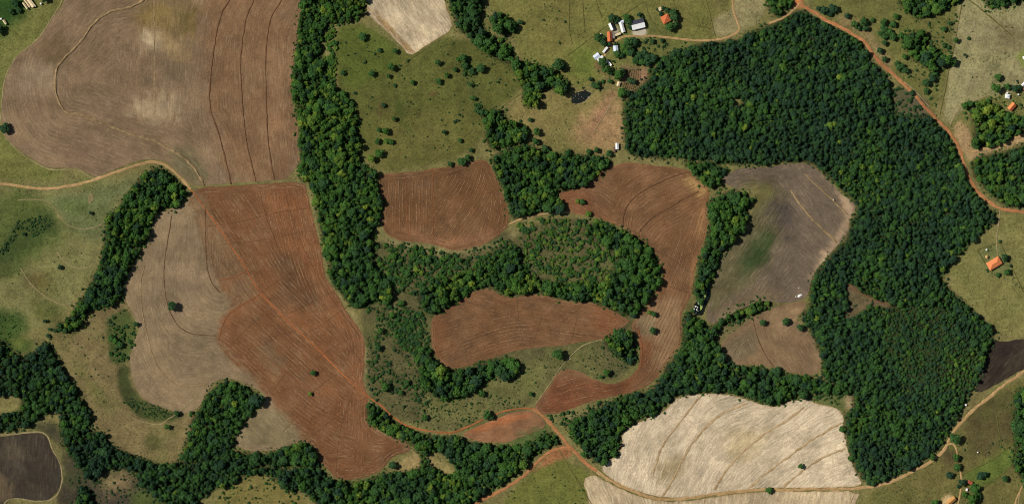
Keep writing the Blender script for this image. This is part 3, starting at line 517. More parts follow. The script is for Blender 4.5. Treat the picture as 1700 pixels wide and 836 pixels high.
# mat, base colour, patches (outline, colour, blur), headland width (px), label
FIELD = {
 'grey': (M_FALLOW, (126, 104, 79), [([(340, -90), (510, -90), (510, 310), (385, 310), (350, 200), (340, 100)], (124, 95, 68), 16), ([(225, 0), (330, 0), (320, 60), (255, 70), (215, 20)], (124, 103, 62), 14), ([(230, 55), (262, 50), (270, 80), (240, 82)], (182, 162, 128), 9),
      ([(255, 50), (300, 60), (310, 100), (280, 100)], (158, 132, 92), 12), ([(215, 165), (300, 160), (300, 205), (230, 200)], (164, 142, 110), 14), ([(20, 110), (95, 95), (95, 150), (20, 160)], (142, 122, 96), 14), ([(60, 70), (130, 50), (100, 105), (60, 105)], (112, 92, 66), 10),
      ([(110, 215), (200, 225), (240, 262), (160, 285), (90, 270)], (122, 100, 78), 12), ([(290, 235), (335, 260), (345, 306), (310, 300), (280, 270)], (108, 98, 70), 8), ([(290, 20), (325, 10), (320, 55), (300, 55)], (104, 88, 50), 9)], 0,
      'broad grey brown field at upper left, turning redder towards the tree belt'),
 'red': (M_FALLOW, (134, 114, 86), [([(312, 300), (540, 270), (650, 555), (640, 640), (612, 705), (690, 740), (640, 800), (540, 800), (515, 740), (470, 700), (440, 640), (390, 600), (358, 572), (362, 545), (392, 508), (372, 480), (352, 440), (340, 390), (345, 350)], (112, 76, 49), 7), ([(420, 300), (520, 290), (560, 440), (620, 560), (610, 650), (540, 590), (470, 520), (440, 440)], (120, 79, 50), 14), ([(440, 400), (490, 420), (530, 500), (500, 530), (455, 470)], (98, 70, 46), 12), ([(300, 320), (316, 316), (345, 352), (385, 410), (430, 485), (425, 520), (395, 505), (372, 480), (352, 440), (335, 390), (320, 350)], (122, 95, 67), 8), ([(360, 570), (372, 520), (402, 502), (434, 488), (425, 505), (395, 520), (378, 550), (372, 575)], (126, 84, 54), 4),
      ([(362, 480), (380, 463), (405, 455), (412, 452), (392, 470), (372, 484)], (128, 88, 58), 4), ([(480, 600), (560, 640), (600, 690), (560, 720), (500, 690), (470, 640)], (114, 76, 49), 12), ([(390, 690), (440, 670), (490, 700), (500, 735), (400, 745)], (124, 110, 80), 6), ([(300, 520), (355, 540), (360, 600), (320, 620)], (122, 104, 78), 14),
      ([(255, 430), (330, 430), (350, 500), (300, 540), (260, 500)], (132, 112, 86), 16), ([(430, 565), (480, 600), (470, 625), (430, 600)], (112, 88, 62), 7)], 11,
      'large red brown ploughed field with a grey fallow western half, left of centre'),
 'block': (M_SOIL, (106, 75, 48), [([(645, 370), (760, 400), (840, 372), (800, 412), (700, 408)], (128, 90, 62), 6)], 13, 'square block of red brown ploughed soil beside the tree belt'),
 'hook': (M_SOIL, (114, 82, 55), [([(925, 318), (990, 300), (985, 350), (1030, 372), (1000, 366), (940, 350)], (120, 80, 53), 8), ([(1080, 495), (1140, 500), (1130, 580), (1090, 625), (1075, 560)], (142, 112, 80), 12), ([(885, 680), (930, 615), (1010, 640), (1055, 625), (1050, 650), (920, 690)], (108, 68, 45), 7), ([(1050, 600), (1062, 560), (1085, 570), (1080, 620), (1040, 645)], (120, 80, 52), 6),
      ([(1130, 280), (1178, 315), (1165, 330), (1140, 310)], (150, 118, 74), 6), ([(1160, 330), (1178, 340), (1160, 420), (1152, 480), (1142, 480), (1160, 400)], (142, 104, 68), 5), ([(1050, 530), (1075, 520), (1095, 545), (1070, 560)], (130, 112, 82), 6)], 7,
      'hook-shaped red brown ploughed field curling around the central wood'),
 'centre': (M_SOIL, (110, 79, 53), [([(990, 505), (1050, 530), (1010, 560), (975, 540)], (128, 84, 54), 8), ([(715, 540), (740, 520), (735, 600), (718, 590)], (114, 78, 51), 6)], 8, 'long red brown ploughed field in the middle below the lumpy wood'),
 'lens': (M_FALLOW, (138, 98, 68), [([(768, 719), (810, 700), (850, 686), (890, 684), (880, 692), (800, 716)], (160, 100, 62), 3), ([(840, 730), (880, 708), (905, 702), (890, 718)], (96, 98, 58), 5)], 0, 'small lens-shaped strip of bare brown soil below the scrub'),
 'dusty': (M_FALLOW, (106, 92, 76), [([(1215, 300), (1290, 300), (1310, 340), (1290, 420), (1240, 480), (1180, 540), (1165, 500), (1200, 410)], (92, 86, 58), 10), ([(1245, 400), (1275, 370), (1290, 400), (1275, 440), (1240, 460), (1220, 450)], (56, 70, 38), 7), ([(1265, 330), (1320, 330), (1330, 390), (1290, 390)], (76, 68, 61), 12),
      ([(1215, 315), (1290, 305), (1265, 345), (1230, 360)], (112, 106, 62), 7), ([(1360, 280), (1422, 340), (1405, 385), (1345, 470), (1350, 440), (1398, 380), (1405, 345)], (168, 142, 112), 5), ([(1175, 520), (1230, 480), (1300, 470), (1290, 500), (1190, 535)], (112, 96, 74), 8)], 0,
      'dusty grey brown field with a green damp patch, right of centre'),
 'small': (M_FALLOW, (124, 100, 73), [([(1200, 570), (1240, 545), (1270, 560), (1250, 600), (1210, 600)], (108, 94, 70), 7), ([(1275, 515), (1330, 505), (1330, 530), (1290, 540)], (142, 116, 84), 6)], 0, 'small brown field against the dark forest below the dusty field'),
 'straw': (M_STRAW, (198, 179, 148), [([(1085, 760), (1140, 760), (1130, 800), (1090, 810)], (168, 148, 110), 10), ([(1200, 720), (1280, 700), (1270, 740), (1200, 780)], (180, 160, 122), 14)], 0, 'large pale straw-covered stubble field at lower right'),
 'strawlow': (M_STRAW, (188, 167, 132), [], 0, 'strip of pale straw stubble along the bottom edge below the lane'),
 'wedge': (M_STRAW, (184, 165, 133), [([(605, 10), (640, 45), (685, 95), (690, 85), (650, 45), (615, 10)], (140, 112, 70), 3)], 0, 'pale wedge of striped stubble at the top beside the riverside trees'),
 'dark': (M_DARKSOIL, (60, 54, 45), [([(40, 725), (75, 722), (95, 770), (60, 790)], (60, 52, 44), 8), ([(10, 735), (35, 730), (40, 770), (15, 775)], (82, 73, 58), 9), ([(0, 780), (20, 790), (18, 830), (-20, 850), (-30, 790)], (96, 82, 62), 8)], 0, 'dark bare plot with fine upright furrows in the lower left corner'),
 'black': (M_DARKSOIL, (50, 42, 36), [], 0, 'almost black bare plot at the right edge below the house pasture'),
}
def field_uv(x, y, name, outline, head):
    best = np.full(x.shape, 1e9); u = np.zeros(x.shape); v = np.zeros(x.shape); zone = np.zeros(x.shape, int)
    for k, gl in enumerate(GUIDE[name]):
        ge = np.asarray(gl, float)
        if (name, k) not in (('grey', 3), ('grey', 4), ('red', 4), ('red', 5), ('red', 3), ('hook', 2)):
            ge = np.vstack([ge[0]+(ge[0]-ge[1])/np.hypot(*(ge[0]-ge[1]))*140, ge, ge[-1]+(ge[-1]-ge[-2])/np.hypot(*(ge[-1]-ge[-2]))*140])
        d, arc, _, _ = near(x, y, resample(chaikin(ge, 2, False), 8))
        m = d < best; best = np.where(m, d, best); u = np.where(m, d*S, u); v = np.where(m, arc*S, v); zone = np.where(m, k, zone)
    d, arc, _, _ = near(x, y, outline, True)
    if head:
        m = d < head; u = np.where(m, d*S, u); v = np.where(m, arc*S, v); zone = np.where(m, 99, zone)
    return u, v, zone, d
OUTL = {}
def build_field(name):
    mat, c0, patches, head, label = FIELD[name]
    out = rag(F[name], 1.0, 3.0, sum(map(ord, name))); OUTL[name] = out
    x0, y0 = out.min(0)-4; x1, y1 = out.max(0)+4
    i0, i1 = max(0, int((x0-PX0)/G)), min(len(gx)-1, int((x1-PX0)/G)+1); j0, j1 = max(0, int((y0-PY0)/G)), min(len(gy)-1, int((y1-PY0)/G)+1)
    X = GX[j0:j1+1, i0:i1+1].copy(); Y = GY[j0:j1+1, i0:i1+1].copy()
    ins = inside(X, Y, out); cell = ins[:-1, :-1] | ins[1:, :-1] | ins[1:, 1:] | ins[:-1, 1:]
    used = np.zeros(ins.shape, bool)
    for sl in ((slice(None, -1), slice(None, -1)), (slice(1, None), slice(None, -1)), (slice(1, None), slice(1, None)), (slice(None, -1), slice(1, None))): used[sl] |= cell
    sn = used & ~ins; bx, by = X[sn], Y[sn]; _, _, nx, ny = near(bx, by, out, True); X[sn] = nx; Y[sn] = ny
    x, y = X[used], Y[used]
    u, v, zone, d = field_uv(x, y, name, out, head)
    C = np.empty((len(x), 3)); C[:] = lin(c0)
    fx = np.clip(((x-PX0)/G).round().astype(int), 0, len(gx)-1); fy = np.clip(((y-PY0)/G).round().astype(int), 0, len(gy)-1)
    for poly, c, b in patches:
        m = soft(poly, b)[fy, fx]; rn = fbm(u/2.2, v/16, 777, 2)
        m = np.clip(m+4*m*(1-m)*(rn-.5)*1.1, 0, 1)[:, None]; C = C*(1-m)+np.array(lin(c))*m
    C *= (1+(fbm(x/26, y/26, 5)-.5)*.30)[:, None]
    if mat in (M_SOIL,):
        e = np.clip(1-d/4.5, 0, 1)[:, None]*.55; C = C*(1-e)+np.array(lin((128, 88, 57)))*e
    if mat is M_STRAW:
        e = np.clip(1-d/3.0, 0, 1)[:, None]*.5; C = C*(1-e)+np.array(lin((150, 118, 78)))*e
    z = hz(x, y)+.14
    idx = -np.ones(ins.shape, int); idx[used] = np.arange(len(x))
    f = np.stack([idx[:-1, :-1], idx[1:, :-1], idx[1:, 1:], idx[:-1, 1:]], -1)[cell]
    me = mesh_np('field', np.stack([wx(x), wy(y), z], -1), f, mat, {'col': ('C', C), 'u': ('POINT', u), 'v': ('POINT', v)}, True)
    o = tag(link({'straw': 'stubble_field', 'strawlow': 'stubble_field', 'wedge': 'stubble_field', 'grey': 'fallow_field', 'dusty': 'fallow_field'}.get(name, 'ploughed_field'), me), label, None, None, 'structure')
    return o, (x, y, u, v, zone, f)
FOBJ = {}
def straw_rows(o, dat, spacing, prob, seed, keep=None, width=.5, dash=17.0, mat=None):
    """low dashed windrows that follow the row lines, joined as one part of the field"""
    x, y, u, v, zone, f = dat
    fu = u/spacing+.5; segs = []
    for tri in (f[:, [0, 1, 2]], f[:, [0, 2, 3]]):
        t = tri[(zone[tri[:, 0]] == zone[tri[:, 1]]) & (zone[tri[:, 0]] == zone[tri[:, 2]])]
        a = fu[t]; L = np.floor(a.max(1)); ok = (np.floor(a.min(1)) < L) & (a.max(1)-a.min(1) < 1.6); t = t[ok]; a = a[ok]; L = L[ok]
        pts = []; val = []
        for i, j in ((0, 1), (1, 2), (2, 0)):
            d = a[:, j]-a[:, i]; tt = np.where(np.abs(d) > 1e-9, (L-a[:, i])/np.where(np.abs(d) > 1e-9, d, 1), -1)
            val.append((tt >= 0) & (tt < 1)); tt = np.clip(tt, 0, 1)
            pts.append(np.stack([x[t[:, i]]*(1-tt)+x[t[:, j]]*tt, y[t[:, i]]*(1-tt)+y[t[:, j]]*tt], -1))
        val = np.stack(val, 1); good = val.sum(1) == 2; pts = np.stack(pts, 1)[good]; val = val[good]; t = t[good]; L = L[good]
        first = val.argmax(1); last = 2-val[:, ::-1].argmax(1); r = np.arange(len(t))
        segs.append((pts[r, first], pts[r, last], L, v[t].mean(1), zone[t[:, 0]]))
    p = np.concatenate([s[0] for s in segs]); q = np.concatenate([s[1] for s in segs]); L = np.concatenate([s[2] for s in segs]); vv = np.concatenate([s[3] for s in segs]); zn = np.concatenate([s[4] for s in segs])
    ln = dash*(.5+_hash(L, zn, seed)*1.2); b = np.floor(vv/ln+_hash(L, zn, seed+1)*7)
    pr = prob*(.35+1.3*fbm(p[:, 0]/45, p[:, 1]/45, seed+8))
    ok = _hash(L*31+b, b*7+zn, seed+2) < pr
    if keep is not None: ok &= inside(p[:, 0], p[:, 1], keep)
    d = q-p; ln = np.hypot(d[:, 0], d[:, 1]); ok &= ln > .05
    p, q, d, ln, b, L = p[ok], q[ok], d[ok], ln[ok], b[ok], L[ok]
    jit = (np.stack([vnoise(p[:, 0]/4, p[:, 1]/4, seed+3), vnoise(p[:, 0]/4, p[:, 1]/4, seed+4)], 1)-.5)*.9
    jq = (np.stack([vnoise(q[:, 0]/4, q[:, 1]/4, seed+3), vnoise(q[:, 0]/4, q[:, 1]/4, seed+4)], 1)-.5)*.9
    n = np.stack([-d[:, 1], d[:, 0]], 1)/ln[:, None]; w = (width*(.55+.9*_hash(L*13+b, b, seed+5))/S*.5)[:, None]
    p = p+jit; q = q+jq; V = []
    for pt in (p, q):
        for s_, h in ((-1, .03), (0, .22), (1, .03)):
            c = pt+n*w*s_; V.append(np.stack([wx(c[:, 0]), wy(c[:, 1]), hz(c[:, 0], c[:, 1])+.15+h], -1))
    V = np.stack(V, 1); N = len(p); base = np.arange(N)[:, None]*6
    fc = np.concatenate([base+np.array([[0, 1, 4, 3]]), base+np.array([[1, 2, 5, 4]])])
    if not N: return
    r = link('straw_rows', mesh_np('straw_rows', V.reshape(-1, 3), fc, mat or M_ROWS), o); r['kind'] = 'stuff'
for k in F: FOBJ[k] = build_field(k)
straw_rows(FOBJ['block'][0], FOBJ['block'][1], 3.4, 1.25, 5)
straw_rows(FOBJ['centre'][0], FOBJ['centre'][1], 3.4, 1.2, 15)
straw_rows(FOBJ['hook'][0], FOBJ['hook'][1], 3.4, 1.15, 25)
straw_rows(FOBJ['red'][0], FOBJ['red'][1], 3.4, .95, 35, [(318, 312), (505, 298), (612, 555), (605, 640), (612, 705), (690, 740), (640, 800), (540, 800), (515, 740), (470, 700), (440, 640), (390, 600), (358, 572), (362, 545), (392, 508), (372, 480), (352, 440), (340, 390), (345, 350)], dash=14)

# ------------------------------------------------------------------ ribbons: roads, tracks, banks, verges
def ribbon(name, line, width, mat, off=.25, prof='road', step=2.5, seed=0, closed=False, wob=.42, parent=None, hgt=.5):
    p = resample(chaikin(line, 2, False), step); p = p+(np.stack([fbm(p[:, 0]/16, p[:, 1]/16, seed+1), fbm(p[:, 0]/16, p[:, 1]/16, seed+2)], 1)-.5)*1.6
    d = np.gradient(p, axis=0); d /= np.maximum(np.hypot(d[:, 0], d[:, 1])[:, None], 1e-6); n = np.stack([-d[:, 1], d[:, 0]], 1)
    if prof == 'road': ks, hs = (-1, -.5, 0, .5, 1), (-.2, .06, .0, .06, -.2)
    elif prof == 'bank': ks, hs = (-1, -.45, 0, .45, 1), (-.1, .55*hgt, hgt, .55*hgt, -.1)
    else: ks, hs = (-1, -.5, 0, .5, 1), (-.05, .16, .25, .16, -.05)
    w = width/2*(1+(vnoise(np.arange(len(p))/2.2, np.full(len(p), seed*1.7), 3)-.5)*2*wob); wr = width/2*(1+(vnoise(np.arange(len(p))/2.2, np.full(len(p), seed*2.3), 4)-.5)*2*wob)
    V = []
    for k_, h in zip(ks, hs):
        c = p+n*((w if k_ < 0 else wr)*k_)[:, None]; V.append(np.stack([wx(c[:, 0]), wy(c[:, 1]), hz(c[:, 0], c[:, 1])+off+h], -1))
    V = np.stack(V, 1); N, K = V.shape[:2]; idx = np.arange(N*K).reshape(N, K)
    f = np.stack([idx[:-1, :-1], idx[:-1, 1:], idx[1:, 1:], idx[1:, :-1]], -1).reshape(-1, 4)
    return link(name, mesh_np(name, V.reshape(-1, 3), f, mat, {'w': ('POINT', np.tile(np.array(ks, float), N))}, True), parent)
ROADS = [
 ('dirt_road', [(-90, 298), (0, 304), (35, 310), (75, 314), (110, 310), (150, 301), (185, 288), (220, 276), (250, 267), (270, 271), (292, 287), (316, 314)], 4.6, M_TAN, 'tan dirt road curving below the grey brown field at left'),
 ('dirt_road', [(316, 314), (345, 352), (385, 410), (405, 440), (430, 485), (455, 510), (490, 545), (530, 580), (565, 618), (612, 658), (635, 673), (650, 690), (670, 703), (700, 714), (740, 718), (757, 716), (790, 701), (830, 683), (860, 677), (884, 677)], 2.7, M_REDT, 'red dirt track cutting diagonally across the large ploughed field'),
 ('dirt_road', [(884, 677), (905, 692), (920, 710), (935, 728), (955, 750), (975, 770), (990, 781)], 5.5, M_RED, 'short red dirt road crossing the stream wood'),
 ('dirt_road', [(990, 781), (1015, 798), (1045, 812), (1080, 825), (1110, 829), (1150, 826), (1200, 818), (1260, 812), (1330, 812), (1400, 811), (1435, 809), (1460, 806), (1490, 795), (1520, 780), (1545, 765), (1565, 750), (1573, 735), (1582, 717), (1600, 695), (1625, 672), (1660, 645), (1690, 622), (1790, 565)], 5.0, M_TAN, 'tan lane skirting the straw field and the forest at lower right'),
 ('dirt_road', [(952, 745), (932, 742), (915, 748), (897, 760), (880, 780), (855, 800), (830, 815), (790, 834), (750, 870)], 5.2, M_RED, 'red dirt track along the wood above the bottom pasture'),
 ('dirt_road', [(1327, -70), (1328, 6), (1336, 12), (1350, 20), (1370, 34), (1395, 45), (1420, 60), (1437, 72), (1450, 92), (1460, 105), (1480, 122), (1505, 145), (1530, 172), (1550, 195), (1570, 212), (1590, 240), (1598, 265), (1605, 290), (1620, 315), (1640, 335), (1662, 348), (1700, 352), (1790, 358)], 5.4, M_RED, 'long orange dirt road along the upper right edge of the forest'),
 ('dirt_road', [(1330, 4), (1318, 16), (1308, 26), (1297, 32), (1288, 35), (1276, 39)], 3.6, M_TAN, 'short tan spur leaving the road fork at the top'),
 ('dirt_road', [(998, 105), (1004, 92), (1014, 76), (1026, 65), (1040, 60), (1060, 60), (1090, 60), (1130, 65), (1160, 68), (1190, 67), (1215, 61), (1228, 50), (1224, 38), (1216, 15), (1212, -70)], 3.6, M_TAN, 'tan farm lane leading into the group of white roofed buildings'),
 ('dirt_track', [(1605, 252), (1640, 247), (1668, 240), (1690, 226), (1790, 195)], 5.0, M_TAN, 'wide tan track between the two right-hand woods'),
 ('dirt_track', [(1660, 349), (1657, 375), (1654, 400), (1656, 422)], 2.6, M_PALE, 'thin pale drive down to the big orange roofed house'),
 ('dirt_track', [(-90, 728), (0, 722), (45, 717), (68, 716), (80, 722), (86, 742), (97, 760), (104, 780), (104, 800), (97, 820), (85, 830), (60, 832), (35, 827), (15, 827), (5, 838), (-5, 880)], 2.6, M_PALE, 'pale track looping around the dark corner plot'),
 ('dirt_track', [(1573, 737), (1584, 736), (1590, 752), (1593, 775), (1597, 800), (1590, 836)], 2.6, M_TAN, 'narrow tan track past the trees at lower right'),
 ('dirt_track', [(1577, 206), (1585, 190), (1595, 178), (1610, 168), (1645, 157)], 2.4, M_PALE, 'pale path rising to the estate trees at right'),
 ('dirt_track', [(1000, 563), (968, 571), (945, 592), (928, 612), (915, 634), (902, 652), (886, 674)], 1.6, M_PALE, 'thin tan track down to the red road junction'),
 ('dirt_track', [(846, 371), (870, 361), (900, 355), (930, 352), (948, 353)], 2.8, M_TAN, 'short tan track joining the block field and the hooked field'),
 ('dirt_track', [(112, -60), (108, 0), (88, 30), (71, 58), (50, 78), (30, 92), (12, 120), (5, 150), (2, 200), (6, 224), (30, 251), (60, 271), (85, 283), (110, 281), (130, 282), (150, 293), (160, 298)], 2.2, M_PALE, 'pale track edging the grey brown field at far left'),
 ('dirt_track', [(30, 332), (60, 330), (82, 334), (95, 350), (100, 362), (115, 375), (130, 380), (150, 380), (170, 372)], 1.8, M_PALE, 'thin pale contour path on the left pasture under the road'),
 ('dirt_track', [(35, 445), (50, 470), (70, 488), (90, 500), (108, 507), (122, 502)], 2.0, M_PALE, 'curved pale contour path on the left pasture near the wood'),
 ('dirt_track', [(95, 418), (108, 435), (125, 445), (145, 446), (155, 440)], 1.8, M_PALE, 'short curved pale path on the left pasture'),
 ('dirt_track', [(212, 686), (230, 699), (252, 703), (265, 706), (280, 695), (300, 682), (318, 665), (335, 645)], 1.8, M_PALE, 'thin pale path below the marshy hollow'),
 ('dirt_track', [(1408, 470), (1422, 484), (1450, 496), (1476, 507), (1490, 507)], 1.1, M_REDBROWN, 'thin red path through the clearing in the forest'),
 ('dirt_track', [(1022, 160), (1008, 185), (998, 200), (985, 222)], 1.7, M_PALE, 'worn pale cattle track south of the farm'),
 ('dirt_track', [(1500, 135), (1515, 148), (1530, 163), (1543, 178)], 1.6, M_PALE, 'faint pale track beside the orange road'),
 ('dirt_track', [(1695, 870), (1690, 830), (1694, 812), (1700, 800)], 2.0, M_PALE, 'faint pale track at the lower right corner'),
 ('dirt_track', [(1690, 870), (1683, 836), (1693, 815), (1697, 806)], 3.0, M_TAN, 'short bare track ending below the right edge wood'),
]
for i, (nm, ln, w, mt, lb) in enumerate(ROADS):
    tag(ribbon(nm, ln, w, mt, .24+.012*(i % 7), 'road', seed=i*3+1), lb, None, None, 'structure')
BANKS = [('grey', 0, 2.6, M_BANK, .5), ('grey', 1, 2.5, M_BANK, .5), ('grey', 2, 2.3, M_BANK, .5), ('grey', 3, 2.6, M_BANKP, .2), ('grey', 4, 4.6, M_BANKP, 1.1),
         ('red', 2, 1.8, M_BANK, .4), ('red', 3, 2.0, M_BANKP, .4), ('red', 4, 1.8, M_BANK, .4), ('hook', 0, 2.0, M_BANK, .6), ('hook', 1, 2.0, M_BANK, .6), ('centre', 0, 1.0, M_BANK, .3),
         ('dusty', 0, 3.6, M_BANKP, .5), ('dusty', 1, 3.2, M_BANKP, .5), ('straw', 0, 4.2, M_BANKS, .26), ('straw', 1, 5.0, M_BANKS, .26), ('straw', 2, 4.6, M_BANKS, .26), ('straw', 3, 4.6, M_BANKS, .26), ('straw', 4, 4.2, M_BANKS, .26), ('small', 0, 1.6, M_BANK, .4)]
for i, (fn, k, w, mt, h) in enumerate(BANKS):
    ln = GUIDE[fn][k]
    if (fn, k) == ('red', 2): ln = ln[:9]
    ribbon('terrace_bank', ln, w, mt, .15, 'bank', seed=100+i, wob=.7, parent=FOBJ[fn][0], hgt=h)
EXTRA = [('red', [(345, 375), (400, 368), (460, 352), (512, 345)], 1.1, M_BANK), ('red', [(372, 405), (430, 400), (480, 388), (525, 382)], 1.1, M_BANK), ('red', [(470, 525), (510, 505), (560, 480)], 1.1, M_BANK), ('red', [(385, 570), (405, 548), (450, 512)], 1.1, M_BANK), ('red', [(455, 645), (480, 610), (500, 560)], 1.1, M_BANK), ('red', [(480, 690), (530, 640), (560, 620)], 1.1, M_BANK), ('red', [(500, 735), (560, 690), (605, 660)], 1.1, M_BANK), ('red', [(430, 310), (440, 360), (470, 430), (520, 500), (570, 560), (600, 600)], 1.2, M_BANK), ('red', [(470, 306), (480, 350), (510, 430), (560, 510), (598, 560)], 1.1, M_BANK), ('red', [(365, 430), (400, 480), (450, 530), (520, 590), (570, 640)], 1.2, M_BANK),
         ('red', [(365, 465), (385, 461), (405, 452), (414, 450)], 2.2, M_REDBROWN), ('red', [(362, 565), (372, 530), (390, 512), (425, 492), (440, 484)], 2.6, M_REDBROWN), ('red', [(430, 487), (470, 460), (505, 440)], 1.0, M_BANK), ('red', [(500, 560), (540, 535), (580, 505)], 1.0, M_BANK),
         ('red', [(520, 600), (560, 570), (600, 552)], 1.0, M_BANK), ('red', [(445, 560), (500, 545), (520, 575)], 1.0, M_BANK), ('red', [(520, 655), (495, 690), (470, 715)], 1.2, M_BANK), ('red', [(590, 640), (570, 690), (560, 740), (558, 790)], 1.0, M_BANK), ('red', [(400, 565), (440, 590), (490, 630), (540, 660), (600, 690)], 1.4, M_REDBROWN),
         ('block', [(672, 286), (675, 345), (680, 400)], 1.4, M_REDBROWN), ('block', [(718, 280), (720, 340), (718, 402)], 1.4, M_REDBROWN), ('centre', [(858, 495), (862, 540), (870, 578)], 1.2, M_BANK), ('centre', [(900, 525), (890, 555), (884, 574)], 1.2, M_BANK), ('centre', [(958, 527), (950, 560), (945, 570)], 1.2, M_BANK),
         ('hook', [(1080, 410), (1115, 430), (1148, 452)], 1.2, M_BANK), ('hook', [(1095, 470), (1125, 480), (1145, 485)], 1.0, M_BANK), ('hook', [(1060, 545), (1068, 580), (1062, 612), (1045, 632)], 2.6, M_REDBROWN), ('strawlow', [(1170, 828), (1160, 880)], 1.4, M_BANKP), ('strawlow', [(1420, 815), (1400, 870)], 1.6, M_BANKP)]
for i, (fn, ln, w, mt) in enumerate(EXTRA): ribbon('earth_ridge', ln, w, mt, .16, 'bank', seed=200+i, parent=FOBJ[fn][0], hgt=.22)
VERGES = [[(590, 152), (622, 135), (650, 118), (680, 99), (705, 82)], [(942, 92), (975, 68), (1000, 48), (1035, 25), (1068, 3)], [(1602, -60), (1598, 0), (1585, 70), (1572, 130), (1560, 190)], [(940, -40), (945, 15), (944, 50), (950, 72)], [(965, -40), (968, 20), (971, 50)],
          [(985, -40), (990, 5), (1000, 30)], [(1160, -40), (1175, 12), (1182, 40), (1188, 60)], [(710, 272), (740, 250), (785, 215)], [(1110, -40), (1120, 20), (1150, 42), (1180, 48)], [(1072, 5), (1078, 30), (1092, 50), (1100, 56)], [(925, 740), (945, 775), (985, 840), (1000, 870)], [(1622, 414), (1660, 402)], [(1622, 414), (1645, 452)], [(1660, 402), (1688, 460), (1702, 490)],
          [(810, 195), (830, 180), (850, 165), (866, 155)], [(1535, 775), (1560, 815)], [(1626, 735), (1634, 770)], [(1655, 690), (1662, 740)], [(1600, 785), (1650, 762), (1682, 735)], [(1632, 808), (1660, 790), (1690, 760)], [(1625, 172), (1660, 161)], [(1610, 0), (1640, 25), (1680, 60)]]
for i, ln in enumerate(VERGES): tag(ribbon('grass_verge', ln, 2.0, M_VERGE, .08, 'bank', seed=300+i, hgt=.3, wob=.5), 'thin dark line of rank grass along a pasture boundary', None, 'grass verges between pastures', 'structure')
for nm, P, zc, c, lb in (('pond', P1, pond_z[0], (26, 28, 24), 'small dark farm pond with white flecks below the farmstead'), ('pond', P2, pond_z[1], (14, 18, 14), 'narrow dark stream pond with green scum beside the dusty field')):
    p = resample(chaikin(P, 2), 2, True); c0 = p.mean(0); q = np.vstack([c0[None], c0+(p-c0)*1.10])
    n = len(p); f = np.stack([np.zeros(n, int), 1+np.arange(n), 1+(np.arange(n)+1) % n], -1)
    tag(link(nm, mesh_np(nm, np.stack([wx(q[:, 0]), wy(q[:, 1]), np.full(len(q), zc-.12)], -1), f, m_water('dark_water_'+str(int(c0[0])), c))), lb, None, None, 'structure')
    tag(ribbon('pond_bank', np.vstack([p, p[:1]]), 2.0, M_PALE if P is P1 else M_VERGE, .05, 'bank', seed=5, hgt=.3), lb.replace('small dark farm pond with white flecks', 'grassy rim of the dark farm pond').replace('narrow dark stream pond with green scum', 'grassy rim of the dark stream pond'), None, None, 'structure')
M_SCUM = m_strip('green_scum', (158, 178, 98), (128, 150, 76), .6); M_FOAM_GLINT = m_strip('white_foam_glint', (232, 232, 220), (200, 202, 190), .8)  # the white serves farm pond flecks and painted sun glints on the stream pond
def mat_patch(name, pts, z, mat, parent=None):
    p = rag(pts, .35, 1.0, int(pts[0][0])); c0 = p.mean(0); n = len(p); q = np.vstack([c0[None], p])
    top = np.stack([wx(q[:, 0]), wy(q[:, 1]), np.full(len(q), z)], -1); top[0, 2] += .12; bot = top[1:].copy(); bot[:, 2] -= .12
    f = [(0, 1+(k+1) % n, 1+k) for k in range(n)]; V = np.vstack([top, bot]); b = n+1
    f += [(1+k, 1+(k+1) % n, b+(k+1) % n) for k in range(n)]+[(1+k, b+(k+1) % n, b+k) for k in range(n)]
    return link(name, mesh_np(name, V, np.array(f), mat), parent)
z2 = pond_z[1]-.02
tag(mat_patch('pond_scum', [(1175, 482), (1174, 489), (1171, 494), (1169, 502), (1166, 512), (1163, 516), (1163, 508), (1165, 500), (1167, 491), (1172, 485)], z2, M_SCUM), 'long pale green mat of scum on the dark stream pond', 'scum')
WF = empty('foam_glint_patches', (wx(1156), wy(512), z2)); tag(WF, 'broken white patches imitating sun glints on the dark stream pond', 'foam')  # sun glints on the stream pond water, imitated by white patches
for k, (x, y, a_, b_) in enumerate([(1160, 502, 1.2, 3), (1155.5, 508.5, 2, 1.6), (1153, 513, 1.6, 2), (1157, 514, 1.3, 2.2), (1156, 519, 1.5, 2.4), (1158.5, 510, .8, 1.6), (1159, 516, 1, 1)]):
    o = mat_patch('foam_glint_patch', [(x-a_, y), (x-.3, y-b_), (x+a_, y-b_*.4), (x+a_*.6, y+b_*.7), (x-a_*.5, y+b_)], 0.0, M_FOAM_GLINT, WF); o.matrix_parent_inverse.identity(); o.location = (-wx(1156), -wy(512), 0)
z1 = pond_z[0]-.02; WF = empty('foam_glint_patches', (wx(960), wy(163), z1)); tag(WF, 'white floating flecks scattered on the dark farm pond', 'foam')
for k, (x, y) in enumerate([(952.5, 163), (953, 166), (955, 160), (957.5, 161), (960, 155.5), (961.3, 158), (958, 165), (961, 164.5), (964, 162), (965, 160.5), (964.5, 166), (957, 169), (968, 163), (976.5, 161.5), (962, 168), (953.5, 169)]):
    r = .45+.5*random.random(); o = mat_patch('foam_glint_patch', [(x-r, y), (x, y-r*1.2), (x+r, y), (x, y+r)], 0.0, M_FOAM_GLINT, WF); o.location = (-wx(960), -wy(163), 0)
